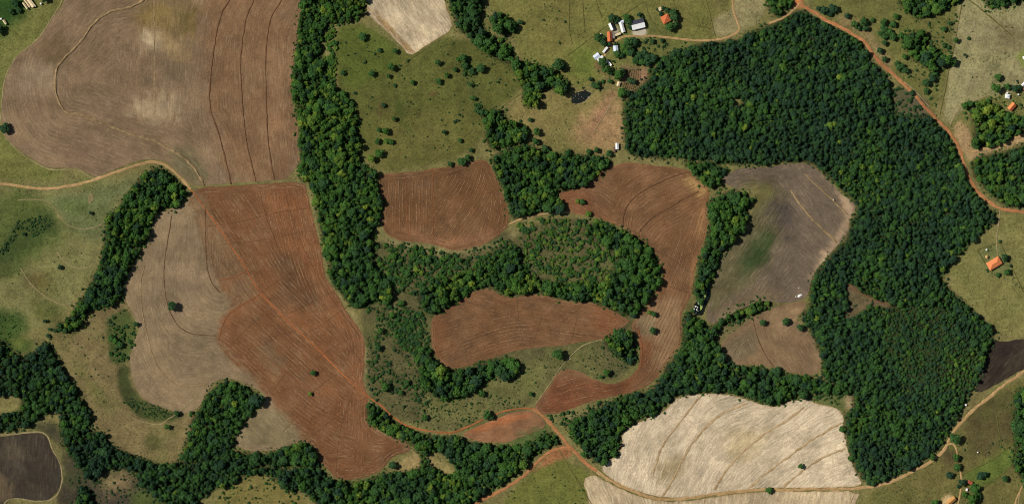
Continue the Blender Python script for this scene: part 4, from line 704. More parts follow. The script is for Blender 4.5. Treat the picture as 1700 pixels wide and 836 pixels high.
#@@PART2@@
# ------------------------------------------------------------------ buildings
M_TILE = m_roof('orange_tiles', (206, 112, 66), 2.2, .14, .8, .3); M_TILED = m_roof('red_tiles', (166, 88, 58), 2.2, .2, .85, .3); M_TILEP = m_roof('bright_tiles', (236, 140, 84), 2.2, .10, .8, .3)
M_WHITE = m_roof('white_sheet', (246, 245, 240), 1.3, .05, .5, .3); M_BLUEW = m_roof('bluish_sheet', (214, 224, 238), 1.3, .10, .45, .3); M_NAVY = m_roof('dark_sheet', (38, 42, 58), 1.3, .18, .5, .3); M_CREAM = m_roof('cream_sheet', (230, 208, 164), 1.3, .10, .6, .3)
M_GREY = m_roof('grey_sheet', (120, 116, 108), 1.3, .2, .7, .3); M_BROWN = m_roof('rusty_sheet', (104, 78, 60), 1.3, .25, .8, .3); M_OCHRE = m_roof('ochre_tiles', (196, 142, 76), 2.2, .15, .8, .3)
M_WALL = m_plain('plaster', (214, 204, 186), .85, .2, .08); M_GLASS = m_plain('window_glass', (40, 48, 54), .15, .5, .05); M_WOOD = m_plain('timber', (108, 78, 54), .8, .2, .15); M_CONC = m_plain('concrete', (176, 166, 144), .9, .15, .14, .4); M_TANK = m_plain('tank_plastic', (226, 226, 220), .5, .3, .05)
M_THATCH = m_plain('thatch', (196, 160, 104), .95, .1, .2, 2.0); M_TARP = m_plain('white_tarpaulin', (232, 228, 220), .6, .3, .06); M_STONE = m_plain('pale_stone', (196, 186, 168), .9, .15, .2, 1.0)
def box_v(x0, x1, y0, y1, z0, z1):
    v = [(x, y, z) for z in (z0, z1) for x, y in ((x0, y0), (x1, y0), (x1, y1), (x0, y1))]
    f = [(3, 2, 1, 0), (4, 5, 6, 7), (0, 1, 5, 4), (1, 2, 6, 5), (2, 3, 7, 6), (3, 0, 4, 7)]
    return v, f
def pmesh(name, parts, mat, parent=None, smooth=False):
    V = []; Fc = []
    for v, f in parts:
        b = len(V); V += list(v); Fc += [tuple(i+b for i in q) for q in f]
    me = bpy.data.meshes.new(name); me.from_pydata(V, [], Fc); me.update(); me.materials.append(mat)
    if smooth:
        for p in me.polygons: p.use_smooth = True
    return link(name, me, parent)
def slab(pts, th=.14):
    n = len(pts); v = list(pts)+[(x, y, z-th) for x, y, z in pts]
    return v, [tuple(range(n)), tuple(range(2*n-1, n-1, -1))]+[((k+1) % n, k, n+k, n+(k+1) % n) for k in range(n)]
def house(label, px, py, L, W, ang, roofs, h=2.8, rise=1.5, kind='gable', name='farm_building', group=None, cat='building', wall=None, open_side=False):
    """L along local x, W across, in pixels; ang in image degrees (clockwise); roofs: material per slope"""
    L *= S; W *= S; o = empty(name, (wx(px), wy(py), hz1(px, py)-.1), -math.radians(ang)); tag(o, label, cat, group)
    l, w, e = L/2-.35, W/2-.35, .35; wm = wall or M_WALL
    V = [(-l, -w, -.6), (l, -w, -.6), (l, w, -.6), (-l, w, -.6), (-l, -w, h), (l, -w, h), (l, w, h), (-l, w, h)]
    Fc = [(0, 1, 5, 4), (1, 2, 6, 5), (2, 3, 7, 6), (3, 0, 4, 7)]
    slope = rise/max(w, .1)
    if kind == 'gable':
        V += [(-l, 0, h+rise-.02), (l, 0, h+rise-.02)]; Fc += [(4, 8, 7), (5, 6, 9)]
    pmesh('wall', [(V, Fc)], wm, o)
    ez = h-slope*e+.16; rz = h+rise+.16; L2, W2 = L/2, W/2
    if kind == 'gable':
        pmesh('roof_slope', [slab([(-L2, .01, rz), (-L2, W2, ez), (L2, W2, ez), (L2, .01, rz)])], roofs[0], o)
        pmesh('roof_slope', [slab([(L2, -.01, rz), (L2, -W2, ez), (-L2, -W2, ez), (-L2, -.01, rz)])], roofs[-1], o)
        pmesh('ridge_cap', [([(-L2-.02, -.22, rz-.02), (-L2-.02, 0, rz+.09), (-L2-.02, .22, rz-.02), (L2+.02, -.22, rz-.02), (L2+.02, 0, rz+.09), (L2+.02, .22, rz-.02)], [(0, 1, 4, 3), (1, 2, 5, 4), (0, 2, 1), (3, 4, 5)])], roofs[-1], o)
    elif kind == 'hip':
        r = max(L2-W2, .3)
        for pts in ([(-r, 0, rz), (-L2, W2, ez), (L2, W2, ez), (r, 0, rz)], [(r, 0, rz), (L2, -W2, ez), (-L2, -W2, ez), (-r, 0, rz)], [(r, 0, rz), (L2, W2, ez), (L2, -W2, ez)], [(-r, 0, rz), (-L2, -W2, ez), (-L2, W2, ez)]):
            pmesh('roof_slope', [slab(pts)], roofs[0], o)
        pmesh('ridge_cap', [box_v(-r, r, -.16, .16, rz-.05, rz+.08)], roofs[-1], o)
    else:                                              # single pitch
        pmesh('roof_slope', [slab([(-L2, -W2, h+.2), (L2, -W2, h+.2), (L2, W2, h+rise*.5+.2), (-L2, W2, h+rise*.5+.2)][::1])], roofs[0], o)
        pmesh('fascia', [box_v(-L2, L2, -W2-.06, -W2-.01, h-.05, h+.16)], wm, o)
    d = pmesh('door', [box_v(-.5, .5, -w-.06, -w+.02, -.1, 2.0)], M_WOOD, o); pmesh('handle', [box_v(.3, .4, -w-.12, -w-.06, .9, 1.0)], M_GREY, d)
    for sx in ([-l*.6, l*.6] if L > 6 else [l*.6]):
        for sy in (-1, 1):
            if abs(sx) < .9 and sy < 0: continue
            fr = pmesh('window', [box_v(sx-.55, sx+.55, min(sy*w, sy*(w+.07)), max(sy*w, sy*(w+.07)), .95, 2.0)], M_WOOD, o)
            pmesh('pane', [box_v(sx-.46, sx+.46, min(sy*(w+.03), sy*(w+.09)), max(sy*(w+.03), sy*(w+.09)), 1.04, 1.92)], M_GLASS, fr)
    return o
house('bright orange hip-roofed farmhouse standing alone on the right-hand pasture', 1649.6, 436.8, 23.6, 14.2, -30.5, [M_TILEP], 3.2, 2.2, 'hip', 'farmhouse', cat='house')
house('orange roofed house among trees, uppermost of the farmstead', 1104.6, 32.4, 13.8, 13.2, -29, [M_TILE], 3.0, 1.9, 'hip', 'farmhouse', cat='house')
house('small cream shed just above the upper orange roofed house', 1095.3, 15.6, 5.5, 5.5, -25, [M_CREAM], 2.2, .6, 'mono', 'shed', cat='shed')
house('red brown tiled house in the middle of the farmstead', 1012.0, 61.3, 16.5, 8.4, 86, [M_TILED, M_TILE], 3.0, 1.4, 'gable', 'farmhouse', cat='house')
house('long white roofed shed in the middle of the farmstead', 1032.6, 46.0, 17.5, 6.4, 74, [M_WHITE], 2.8, 1.0, 'gable', 'farm_building')
house('short pale blue wing at the head of the long white shed', 1030.6, 37.2, 9.5, 5.0, -12, [M_BLUEW], 2.6, .8, 'gable', 'farm_building')
house('large barn with one dark and one white roof slope beside the yard', 1058.6, 41.0, 22.0, 15.5, -14, [M_NAVY, M_WHITE], 4.0, 1.0, 'gable', 'barn', cat='barn')
house('low shed with a half white half dark roof left of the long white shed', 1015.3, 44.6, 12.0, 7.5, 66, [M_NAVY, M_WHITE], 2.8, 1.0, 'gable', 'shed', cat='shed')
house('narrow grey roofed shed against the red brown tiled house', 1018.8, 59.5, 10.0, 3.6, 86, [M_GREY], 2.3, .5, 'mono', 'shed', cat='shed')
house('cream roofed open store at the foot of the grey yard', 1025.5, 57.5, 9.5, 3.6, -20, [M_CREAM], 2.5, .5, 'mono', 'shed', cat='shed')
house('small white hut at the left edge of the farmstead', 996.3, 58.3, 3.8, 3.8, -25, [M_WHITE], 2.1, .4, 'mono', 'shed', cat='shed')
house('pale blue roofed building below the farm lane', 1022.0, 82.6, 13.0, 8.0, 84, [M_BLUEW], 3.0, .9, 'gable', 'farm_building')
house('narrow white roofed shed sloping up to the right, lower farmstead', 1004.4, 83.2, 11.5, 3.8, -51, [M_WHITE], 2.6, .6, 'mono', 'shed', cat='shed')
house('pale blue roofed shed at the lowest left of the farmstead', 990.3, 94.0, 10.5, 8.5, -37, [M_BLUEW], 2.9, .9, 'gable', 'farm_building')
house('white roofed lean-to joined below the lowest pale blue shed', 996.2, 97.4, 11.5, 5.2, -34, [M_WHITE], 2.5, .6, 'mono', 'farm_building')
house('narrow white roofed shed pointing down to the right, lowest of the farmstead', 1010.8, 105.0, 11.5, 3.4, 49, [M_WHITE], 2.4, .5, 'mono', 'shed', cat='shed')
house('small cream hut between the farm trees and the cattle yard', 1026.6, 139.8, 7.4, 5.2, -72, [M_CREAM], 2.2, .6, 'gable', 'shed', cat='shed')
house('small white roofed shed at the forest corner above the hooked field', 1024.3, 242.8, 10.4, 5.4, 88, [M_WHITE], 2.8, .7, 'gable', 'shed', cat='shed')
house('rusty roofed lean-to beside the white shed at the forest corner', 1019.6, 248.3, 8.5, 3.4, 88, [M_BROWN], 2.2, .5, 'mono', 'shed', cat='shed')
house('small house with a bright orange roof inside the right-hand grove', 1678.8, 177.6, 13.2, 9.0, -50, [M_TILEP, M_TILE], 2.9, 1.6, 'gable', 'farmhouse', cat='house')
house('white pavilion roof above the small house in the right-hand grove', 1671.6, 160.2, 8.0, 7.4, 10, [M_WHITE], 2.6, 1.1, 'hip', 'pavilion', cat='pavilion')
house('white roofed building cut by the right edge above the grove', 1699.0, 139.5, 9.5, 4.6, -48, [M_WHITE], 2.6, .7, 'gable', 'farm_building')
house('brown roofed shed cut by the right edge above the grove', 1701.5, 147.5, 8.0, 5.0, -15, [M_TILED], 2.6, .7, 'gable', 'shed', cat='shed')
house('white roofed shed cut by the right edge beside a green lawn', 1701.0, 98.0, 10.0, 5.5, 58, [M_WHITE], 2.6, .8, 'gable', 'shed', cat='shed')
house('tiny rusty hut under the small orange roofed house at right', 1664.2, 187.0, 5.0, 3.2, 45, [M_BROWN], 2.0, .4, 'mono', 'shed', cat='shed')
house('ochre roofed house cut by the bottom edge at lower right', 1578.5, 829.5, 15.0, 8.0, -40, [M_OCHRE], 2.9, 1.5, 'gable', 'farmhouse', cat='house')
house('reddish roofed hut between the lower right trees', 1609.5, 799.5, 8.0, 6.0, 25, [M_TILED], 2.6, 1.0, 'gable', 'shed', cat='shed')
house('tiny white hut by the lower right track', 1604.0, 811.5, 3.4, 4.2, 15, [M_WHITE], 2.1, .4, 'mono', 'shed', cat='shed')
for k, (x, y, l, w, lb) in enumerate([(43.5, 10.5, 13, 3.4, 'leftmost of three narrow cream sheds at the top left corner'), (45.8, 5.2, 19, 3.4, 'middle of three narrow cream sheds at the top left corner'), (52.0, 4.2, 20, 6.5, 'widest cream shed at the top left corner')]):
    house(lb, x, y, l, w, 54, [M_CREAM], 2.7, .7, 'gable', 'shed', 'cream sheds in the top left corner', 'shed')
house('short cream shed set crosswise at the end of the cream sheds', 57.0, 11.4, 7.5, 2.8, -8, [M_CREAM], 2.4, .5, 'mono', 'shed', 'cream sheds in the top left corner', 'shed')
house('lone cream shed near the left edge at the top', 9.4, 37.5, 8.5, 3.8, 55, [M_CREAM], 2.5, .7, 'gable', 'shed', None, 'shed')
def ring(r, z, n=14): return [(r*math.cos(2*math.pi*k/n), r*math.sin(2*math.pi*k/n), z) for k in range(n)]
def lathe(prof, n=14):
    V = []; Fc = []
    for r, z in prof: V += ring(r, z, n)
    for i in range(len(prof)-1):
        for k in range(n): Fc.append((i*n+k, i*n+(k+1) % n, (i+1)*n+(k+1) % n, (i+1)*n+k))
    Fc.append(tuple(range((len(prof)-1)*n, len(prof)*n))); return V, Fc
def water_tank(px, py, r, label):
    o = empty('water_tank', (wx(px), wy(py), hz1(px, py))); tag(o, label, 'tank', 'white water tanks')
    pmesh('stand', [box_v(-r*.9, r*.9, -r*.9, r*.9, -.3, 1.0)], M_CONC, o); pmesh('tank', [lathe([(r, 1.0), (r*1.03, 1.4), (r, 1.9), (r*.95, 2.2)])], M_TANK, o, True); pmesh('lid', [lathe([(r*.98, 2.2), (r*.5, 2.45), (r*.2, 2.5)])], M_TANK, o)
water_tank(1637.4, 414.4, .9, 'white round water tank in the fenced garden of the big orange roofed house')
water_tank(1671.6, 154.6, .9, 'white round tank just above the white pavilion at right')
water_tank(1690.0, 157.4, .8, 'white round tank on the lawn right of the white pavilion')
water_tank(69.3, 7.2, 1.0, 'white round tank right of the cream sheds at top left')
water_tank(3.2, 32.2, 1.0, 'white round tank above the lone cream shed at the left edge')
water_tank(1603.4, 671.4, 1.0, 'white round tank beside the tan lane at lower right')
water_tank(1623.0, 750.0, .7, 'white round tank on the dark pasture at lower right')
water_tank(1383.2, 331.5, .55, 'white round tank on the dusty field near the forest edge')
g = empty('gazebo', (wx(1637.8), wy(426.0), hz1(1637.8, 426))); tag(g, 'round thatched garden hut beside the big orange roofed house', 'gazebo')
pmesh('thatch_roof', [lathe([(1.75, 1.9), (1.7, 2.0), (.9, 2.8), (.08, 3.5)], 16)], M_THATCH, g)
for k in range(6):
    c, s_ = 1.4*math.cos(k*math.pi/3), 1.4*math.sin(k*math.pi/3); pmesh('post', [box_v(c-.08, c+.08, s_-.08, s_+.08, -.3, 1.98)], M_WOOD, g)
def heap(px, py, a_, b_, h, ang, mat, name, label, cat, seed):
    V = []; Fc = []; n, m = 18, 6; rr = random.Random(seed); off = [rr.uniform(.82, 1.18) for _ in range(n)]
    for i in range(m):
        t = i/(m-1); z = h*(1-t*t)-.1
        for k in range(n): q = 2*math.pi*k/n; V.append((a_*t*off[k]*math.cos(q), b_*t*off[(k*5) % n]*math.sin(q), z+rr.uniform(-.06, .06)*h))
    for i in range(m-1):
        for k in range(n): Fc.append((i*n+k, (i+1)*n+k, (i+1)*n+(k+1) % n, i*n+(k+1) % n))
    o = pmesh(name, [(V, Fc)], mat, None, True); o.location = (wx(px), wy(py), hz1(px, py)); o.rotation_euler[2] = -math.radians(ang); return tag(o, label, cat)
heap(1328.3, 490.6, 3.0, 1.5, 1.3, -22, M_TARP, 'covered_heap', 'white tarpaulin covered heap at the lower edge of the dusty field', 'heap', 1)
heap(1321.3, 492.2, 1.1, .8, .6, 20, M_STONE, 'stone_heap', 'small pale stone heap left of the white covered heap', 'stones', 2)
heap(1326.6, 477.6, 1.0, .7, .7, -20, M_STONE, 'boulder', 'pale boulder on the dusty field above the white covered heap', 'boulder', 3)
heap(882.0, 654.0, .9, .7, .6, 0, M_STONE, 'boulder', 'pale boulder near the small trees left of the tan track', 'boulder', 4)
heap(946.5, 595.0, .8, .6, .5, 0, M_STONE, 'boulder', 'pale boulder on the grass right of the lone round tree', 'boulder', 5)
tag(mat_patch('yard', [(1048, 48), (1070, 44), (1074, 57), (1062, 61), (1051, 58)], hz1(1060, 52)+.35, M_CONC), 'pale concrete yard in front of the large barn', None, None, 'structure')
tag(mat_patch('bare_patch', [(148, 322), (154, 321), (157, 328), (153, 337), (147, 338), (146, 330)], hz1(151, 330)+.2, M_PALE), 'bare pale patch on the green left pasture', None, None, 'structure')
# cattle yard rails
o = empty('cattle_pen', (wx(1053), wy(130), hz1(1053, 130))); tag(o, 'timber railed cattle pen with a dark trough below the farm trees', 'pen')
def rail(x0, y0, x1, y1):
    V = []; a0 = Vector((wx(x0)-wx(1053), wy(y0)-wy(130), 1.0)); b0 = Vector((wx(x1)-wx(1053), wy(y1)-wy(130), 1.0)); n_ = (b0-a0).normalized(); n_ = Vector((-n_.y, n_.x, 0))*.14; u_ = Vector((0, 0, .12))
    V = [a0-n_, a0+n_, b0+n_, b0-n_]; V = [tuple(p-u_) for p in V]+[tuple(p+u_) for p in V]
    return V, [(0, 1, 2, 3), (7, 6, 5, 4), (0, 4, 5, 1), (1, 5, 6, 2), (2, 6, 7, 3), (3, 7, 4, 0)]
for k in range(9):
    x = 1034+k*3.6; pmesh('rail', [rail(x, 113+k*.6, x-4+k*.3, 128+k*.7)], M_WOOD, o); pmesh('post', [box_v(wx(x)-wx(1053)-.12, wx(x)-wx(1053)+.12, wy(113+k*.6)-wy(130)-.12, wy(113+k*.6)-wy(130)+.12, -.4, 1.3)], M_WOOD, o)
for k in range(6):
    x = 1036+k*3.2; pmesh('rail', [rail(x, 136+k*1.2, x-3, 145+k*1.0)], M_WOOD, o)

# ------------------------------------------------------------------ trees
def crown_mesh(seed, nclump, flat=.62, leaf=.17, per=62):
    rr = np.random.default_rng(seed); cl = []
    for k in range(nclump):
        ang = 2.4*k+rr.uniform(-.4, .4); rad = .66*math.sqrt((k+.3)/nclump)*rr.uniform(.8, 1.15)
        cl.append((rad*math.cos(ang), rad*math.sin(ang), 1.02+flat*.62*(1-(rad/.75)**2)+rr.uniform(-.16, .14), rr.uniform(.27, .42)))
    V = []; Fc = []; lv = []
    ico = bmesh.new(); bmesh.ops.create_icosphere(ico, subdivisions=1, radius=1); iv = [v.co.copy() for v in ico.verts]; fi = [[v.index for v in f.verts] for f in ico.faces]; ico.free()
    for (cx, cy, cz, r) in cl:
        b = len(V); q = rr.uniform(.2, .6)
        for v in iv:
            s_ = r*.80*rr.uniform(.88, 1.1); V.append((cx+v.x*s_, cy+v.y*s_, cz+v.z*s_*.85))
        for f in fi: Fc.append([i+b for i in f]); lv.append(q)
        cv = rr.uniform(-.22, .22)
        for k in range(per):
            d = rr.normal(size=3); d[2] = d[2]*.8+.35; d /= np.linalg.norm(d)
            p = np.array((cx, cy, cz))+d*np.array((1, 1, .85))*r*rr.uniform(.82, 1.12)
            if any((p[0]-a)**2+(p[1]-b_)**2+(p[2]-c)**2 < (.72*e)**2 for (a, b_, c, e) in cl): continue
            n = d+rr.normal(size=3)*.38; n /= np.linalg.norm(n); t = np.cross(n, rr.normal(size=3)); t /= np.linalg.norm(t); bt = np.cross(n, t); s_ = leaf*rr.uniform(.6, 1.15)
            b = len(V); V += [tuple(p-t*s_), tuple(p-bt*s_*.6+n*s_*.12), tuple(p+t*s_), tuple(p+bt*s_*.6+n*s_*.12)]
            Fc.append([b, b+1, b+2]); Fc.append([b, b+2, b+3]); l = float(np.clip(.5+cv+rr.normal()*.2, 0, 1)); lv += [l, l]
    return mesh_np('crown', np.array(V), np.array(Fc), M_LEAF, {'lv': ('FACE', np.array(lv))})
def trunk_mesh(seed):
    rr = random.Random(seed); V = []; Fc = []
    def limb(p0, p1, r0, r1, n=6):
        b = len(V); d = (p1-p0).normalized(); t = d.orthogonal().normalized(); s_ = d.cross(t)
        for p, r in ((p0, r0), ((p0+p1)/2+Vector((rr.uniform(-.02, .02), rr.uniform(-.02, .02), 0)), (r0+r1)/2), (p1, r1)):
            for k in range(n): q = 2*math.pi*k/n; V.append(tuple(p+(t*math.cos(q)+s_*math.sin(q))*r))
        for i in range(2):
            for k in range(n): Fc.append((b+i*n+k, b+i*n+(k+1) % n, b+(i+1)*n+(k+1) % n, b+(i+1)*n+k))
    top = Vector((rr.uniform(-.05, .05), rr.uniform(-.05, .05), .75)); limb(Vector((0, 0, -.12)), top, .075, .05)
    for k in range(4):
        q = k*1.57+rr.uniform(-.4, .4); limb(top-Vector((0, 0, .06*k)), Vector((.42*math.cos(q), .42*math.sin(q), 1.12+rr.uniform(-.1, .15))), .04, .016, 5)
    return mesh_np('trunk', np.array(V), np.array(Fc), M_BARK, None, True)
CROWN = [crown_mesh(s_, n_, fl) for s_, n_, fl in ((1, 9, .6), (2, 11, .75), (3, 12, .5), (4, 8, .8), (5, 13, .65), (6, 7, .7))]
BUSHM = [crown_mesh(s_, n_, .5, .24, 46) for s_, n_ in ((21, 4), (22, 5), (23, 3))]
for me in BUSHM:
    for v in me.vertices: v.co.z -= .62
TRUNK = [trunk_mesh(k) for k in range(3)]
def tree(px, py, r, tint, label, group, k=None, zs=1.0):
    k = random.randrange(len(CROWN)) if k is None else k; s_ = r*S
    o = empty('tree', (wx(px), wy(py), hz1(px, py)), random.uniform(0, 6.28), (s_*random.uniform(.94, 1.06), s_*random.uniform(.94, 1.06), s_*zs)); tag(o, label, 'tree', group)
    c = link('crown', CROWN[k], o); c['tint'] = float(tint); link('trunk', TRUNK[k % 3], o); return o, c
def bush(px, py, r, tint, label, group):
    k = random.randrange(3); s_ = r*S
    o = link('bush', BUSHM[k], None, (wx(px), wy(py), hz1(px, py)-.05)); o.rotation_euler[2] = random.uniform(0, 6.28); o.scale = (s_*1.15, s_*1.15, s_*1.0); o['tint'] = float(tint); return tag(o, label, 'bush', group)
# lone trees: x, y, crown radius in px, tint
T = [(92, 548, 4, .2), (84, 546, 3.4, .15), (81, 557, 4, .15), (101, 546, 5, .2), (110, 548, 5.5, .25), (28, 6, 8, .1), (20, 20, 6, .2), (33, 18, 5, .15), (0, 50, 9, .1), (76, 0, 7, .1), (9, 214, 9.5, .1), (287, 507, 9, .15), (427, 663, 12.5, .02), (520, 618, 5.5, .3), (515, 653, 4, .75), (959, 334, 5, .8), (967, 335, 5.5, .3), (977, 355, 6, .62), (1078, 518, 4.5, .6), (1085, 521, 5, .3), (1083, 548, 6.5, .25), (926, 587, 11, .35), (1007, 617, 7, .45), (997, 624, 4, .4),
 (809, 687, 8.5, .35), (816, 691, 5, .2), (706, 692, 6, .4), (640, 641, 9, .45), (666, 651, 5, .35), (676, 634, 6, .3), (612, 673, 6, .3), (652, 771, 7, .15), (800, 652, 6.5, .4), (1329, 773, 5.5, .4), (1277, 813, 6.5, .4), (1584, 728, 10.5, .3), (1586, 758, 7, .45), (1588, 774, 7, .35), (1576, 788, 6.5, .02), (1596, 799, 7, .05), (1590, 806, 4, .05), (1627, 788, 8, .05), (1634, 786, 5.5, .05), (1667, 793, 6, .2), (1617, 810, 9, .45), (1612, 826, 10, .5), (1621, 822, 7, .3), (1600, 819, 6, .5), (1551, 834, 8, .45), (1545, 757, 7, .4), (1398, 712, 6, .4), (1412, 760, 6, .45),
 (1486, 28, 6, .45), (1585, 67, 5.5, .4), (1575, 39, 4, .2), (1566, 49, 5, .35), (1607, 64, 3.2, .3), (1581, 104, 7, .4), (1656, 129, 6.5, .4), (1651, 148, 10, .45), (1670, 144, 6.5, .4), (1684, 147, 7, .1), (1690, 146, 6, .1), (1535, 138, 7.5, .25), (1546, 132, 6.5, .05), (1536, 150, 5.5, .3), (1551, 122, 5.5, .3), (1500, 95, 5, .4), (1459, 85, 6, .15), (1467, 99, 6, .25), (1512, 155, 5, .1), (1405, 27, 6, .05), (1367, 18, 8, .08), (1382, 15, 8, .05), (1376, 23, 6, .05), (1358, 15, 5, .05), (1432, 37, 8, .3), (1417, 41, 7.5, .35), (1435, 48, 6, .2), (1447, 34, 4.5, .3), (1424, 47, 5, .3), (1466, 37, 6.5, .35), (1482, 41, 6.5, .3), (1465, 49, 8, .3), (1475, 55, 7.5, .35), (1481, 62, 6.5, .3), (1467, 62, 6, .25), (1467, 72, 5.5, .2), (1460, 56, 5, .3), (1495, 60, 6.5, .4), (1492, 112, 7.5, .25), (1501, 117, 6.5, .2), (1488, 106, 5, .3), (1600, 176, 7, .5), (1609, 173, 6, .35), (1566, 75, 5, .3), (1573, 78, 4, .3), (1511, 88, 6, .55), (1521, 96, 6, .5), (1552, 92, 6, .4),
 (1666, 427, 6.5, .2), (1659, 400, 3.2, .25), (1671, 451, 6.5, .35), (1656, 456, 4.5, .35), (1672, 433, 2.6, .2), (1677, 441, 2.6, .1),
 (1039.5, 30, 7, .4), (1044, 38, 6.5, .2), (1046, 46, 5.5, .1), (1015, 31, 8, .15), (1023, 34, 6, .1), (1061, 25, 4.5, .05), (1066, 29, 3.4, .05), (1096, 24, 4.5, .05), (1091, 16, 3.2, .1), (1100, 14, 3.4, .1), (1107, 18, 5, .15), (1117, 22, 7.5, .25), (1120, 31, 7.5, .2), (1111, 45, 9, .35), (1119, 43, 7, .2), (992, 63, 7.5, .3), (999, 66, 7, .15), (1002, 73, 6, .15), (1011, 74, 4.4, .1), (1021, 74, 4.4, .15),
 (1042, 71, 9, .3), (1051, 70, 8, .1), (1035, 79, 7, .55), (1044, 79, 7.5, .3), (1047, 87, 8, .15), (1039, 86, 6.5, .5), (1025, 91, 7.5, .35), (1031, 91, 5.5, .1), (1061, 93, 8, .15), (1069, 90, 7.5, .15), (1055, 101, 8, .25), (1065, 102, 8.5, .35), (1074, 98, 9, .15), (1082, 97, 8, .1), (1074, 105, 7, .1), (1026, 125, 9.5, .45), (1032, 121, 7, .15), (1006, 117, 8.5, .35), (1012, 118, 6.5, .25), (1000, 104, 8.5, .3), (1046, 135, 6, .2), (1051, 136, 5.5, .1), (1033, 154, 9, .45), (1040, 155, 7, .15), (1012, 135.5, 4.6, .3), (994, 137, 3.6, .3), (1001, 135, 3.2, .4), (980, 132, 4.4, .1), (986, 141, 6, .25), (991, 143, 5.5, .3), (1066, 145, 4, .15), (1082, 69, 4.8, .15), (1098, 67.5, 4, .15), (1125, 86, 6, .1),
 (926, 109, 10.5, .25), (933, 111, 7, .08), (863, 37, 5, .2), (602, 61, 7.5, .3), (630, 84, 4.4, .2), (656, 85, 5.5, .3), (569, 121, 4.8, .2), (650, 111, 7.5, .35), (645, 126, 4.6, .3), (617, 122, 6, .3), (685, 137, 4.8, .3), (727, 104, 6, .3), (755, 116, 4.4, .35), (742, 125, 5, .4), (728, 135, 6, .35), (798, 114, 8.5, .25), (769, 97, 7.5, .3), (773, 110, 6.5, .25), (783, 118, 6.5, .2), (780, 141, 4.6, .3), (785, 163, 5.2, .4), (584, 172, 5.5, .35), (570, 157, 6.5, .4), (654, 197, 4.6, .4), (637, 175, 4.2, .1), (792, 183, 6, .25), (800, 187, 6.5, .2), (815, 195, 8, .5), (806, 201, 6.5, .4), (737, 219, 4.6, .2), (640, 218, 6.5, .5), (642, 234, 6, .6), (627, 234, 5.5, .35), (649, 235, 5, .4), (630, 255, 8, .5), (617, 263, 7, .75), (629, 216, 4.4, .3), (764, 233, 4.4, .35), (747, 272, 5.5, .25), (767, 268, 8, .3), (776, 262, 6, .3), (782, 249, 4.6, .2), (870, 216, 7.5, .3), (890, 219, 7.5, .4), (889, 235, 6.5, .3), (880, 199, 4.2, .2), (977, 252, 5.5, .25), (990, 249, 5.5, .3), (942, 254, 6.5, .25), (1010, 255, 6.5, .25), (905, 247, 7.5, .2), (857, 219, 8.5, .4), (101, 443, 4.2, .05), (151, 353, 3.4, .05), (40, 388, 3.6, .05), (226, 537, 5.6, .15), (192, 566, 7, .5), (200, 572, 6, .25), (186, 562, 6, .35), (294, 685, 5.5, .2), (318, 684, 3.6, .2), (278, 707, 6, .4), (76, 532, 4, .05), (1266, 535, 6, .25), (1304, 533, 7, .25), (1328, 543, 7, .2), (1163, 500, 6.5, .35), (1150, 515, 5, .3), (1140, 519, 4, .3), (832, 740, 5, .4), (881, 653, 4.5, .35), (801, 652, 4, .3), (652, 522, 6, .5), (640, 500, 7, .4), (628, 465, 7, .45), (677, 453, 6, .35), (666, 502, 6, .4), (632, 548, 6, .45), (628, 576, 6.5, .25), (700, 580, 7.5, .4), (694, 594, 7, .5), (654, 425, 6, .5), (692, 447, 6.5, .8), (700, 452, 5.5, .75), (712, 432, 6, .3), (762, 432, 6, .35), (970, 752, 7, .35), (1002, 765, 7, .4), (1018, 752, 7, .35)]
ANCH = [('on the olive pasture below the stubble wedge', 650, 110), ('on the olive pasture, right half', 770, 130), ('on the olive pasture, lower left', 635, 225), ('at the white roofed farmstead', 1035, 60), ('in the lower farmstead garden', 1065, 95), ('around the upper orange roofed house', 1108, 28), ('beside the orange dirt road', 1385, 20), ('on pasture between road and thicket', 1460, 50), ('below the loose thicket', 1520, 130), ('right of the loose thicket', 1575, 70), ('near the right-hand grove', 1650, 145), ('around the lone orange roofed farmhouse', 1664, 432), ('near the lower right huts', 1600, 795),
        ('on scrub left of the central field', 650, 540), ('on scrub above the red track', 660, 640), ('on scrub below the block field', 690, 440), ('on scrub between block and central fields', 780, 430), ('in the clearing inside the central wood', 920, 410), ('in the clearing, eastern side', 990, 430), ('on the grass above the red track', 790, 675), ('in the marshy hollow at left', 205, 570), ('below the marshy hollow', 295, 700), ('by the farm pond and cattle pen', 1010, 138), ('above the block field', 750, 260), ('by the brook west of bare pasture', 880, 220), ('above the hooked field', 985, 252), ('inside the hooked ploughed field', 968, 342), ('at the hooked field fork', 1082, 532), ('by the small brown field', 1295, 537), ('beside the stream pond', 1155, 508), ('on the left-hand green pasture', 90, 400), ('in the red ploughed field', 518, 640), ('on the grey fallow ground', 287, 507), ('at the grey brown field edge', 9, 214), ('by the finger of wood', 430, 660),
        ('on the big straw field', 1310, 790), ('at the wood edge by the straw field', 1000, 758), ('on pasture left of the farmstead', 925, 105), ('at the forest edge by the lane', 1410, 740), ('below the central ploughed field', 960, 600), ('by the pale gap in the bottom wood', 655, 771), ('above the bottom wood', 840, 740), ('in the forest clearing', 1430, 500), ('by the cream sheds', 30, 15), ('above the straw field', 960, 690), ('on ground below the left wood', 190, 800), ('on pale ground at bottom left', 430, 815)]
ORD = ['leftmost', 'second from left', 'third from left', 'fourth from left', 'fifth from left', 'sixth from left', 'seventh from left', 'eighth from left', 'ninth from left', 'tenth from left']
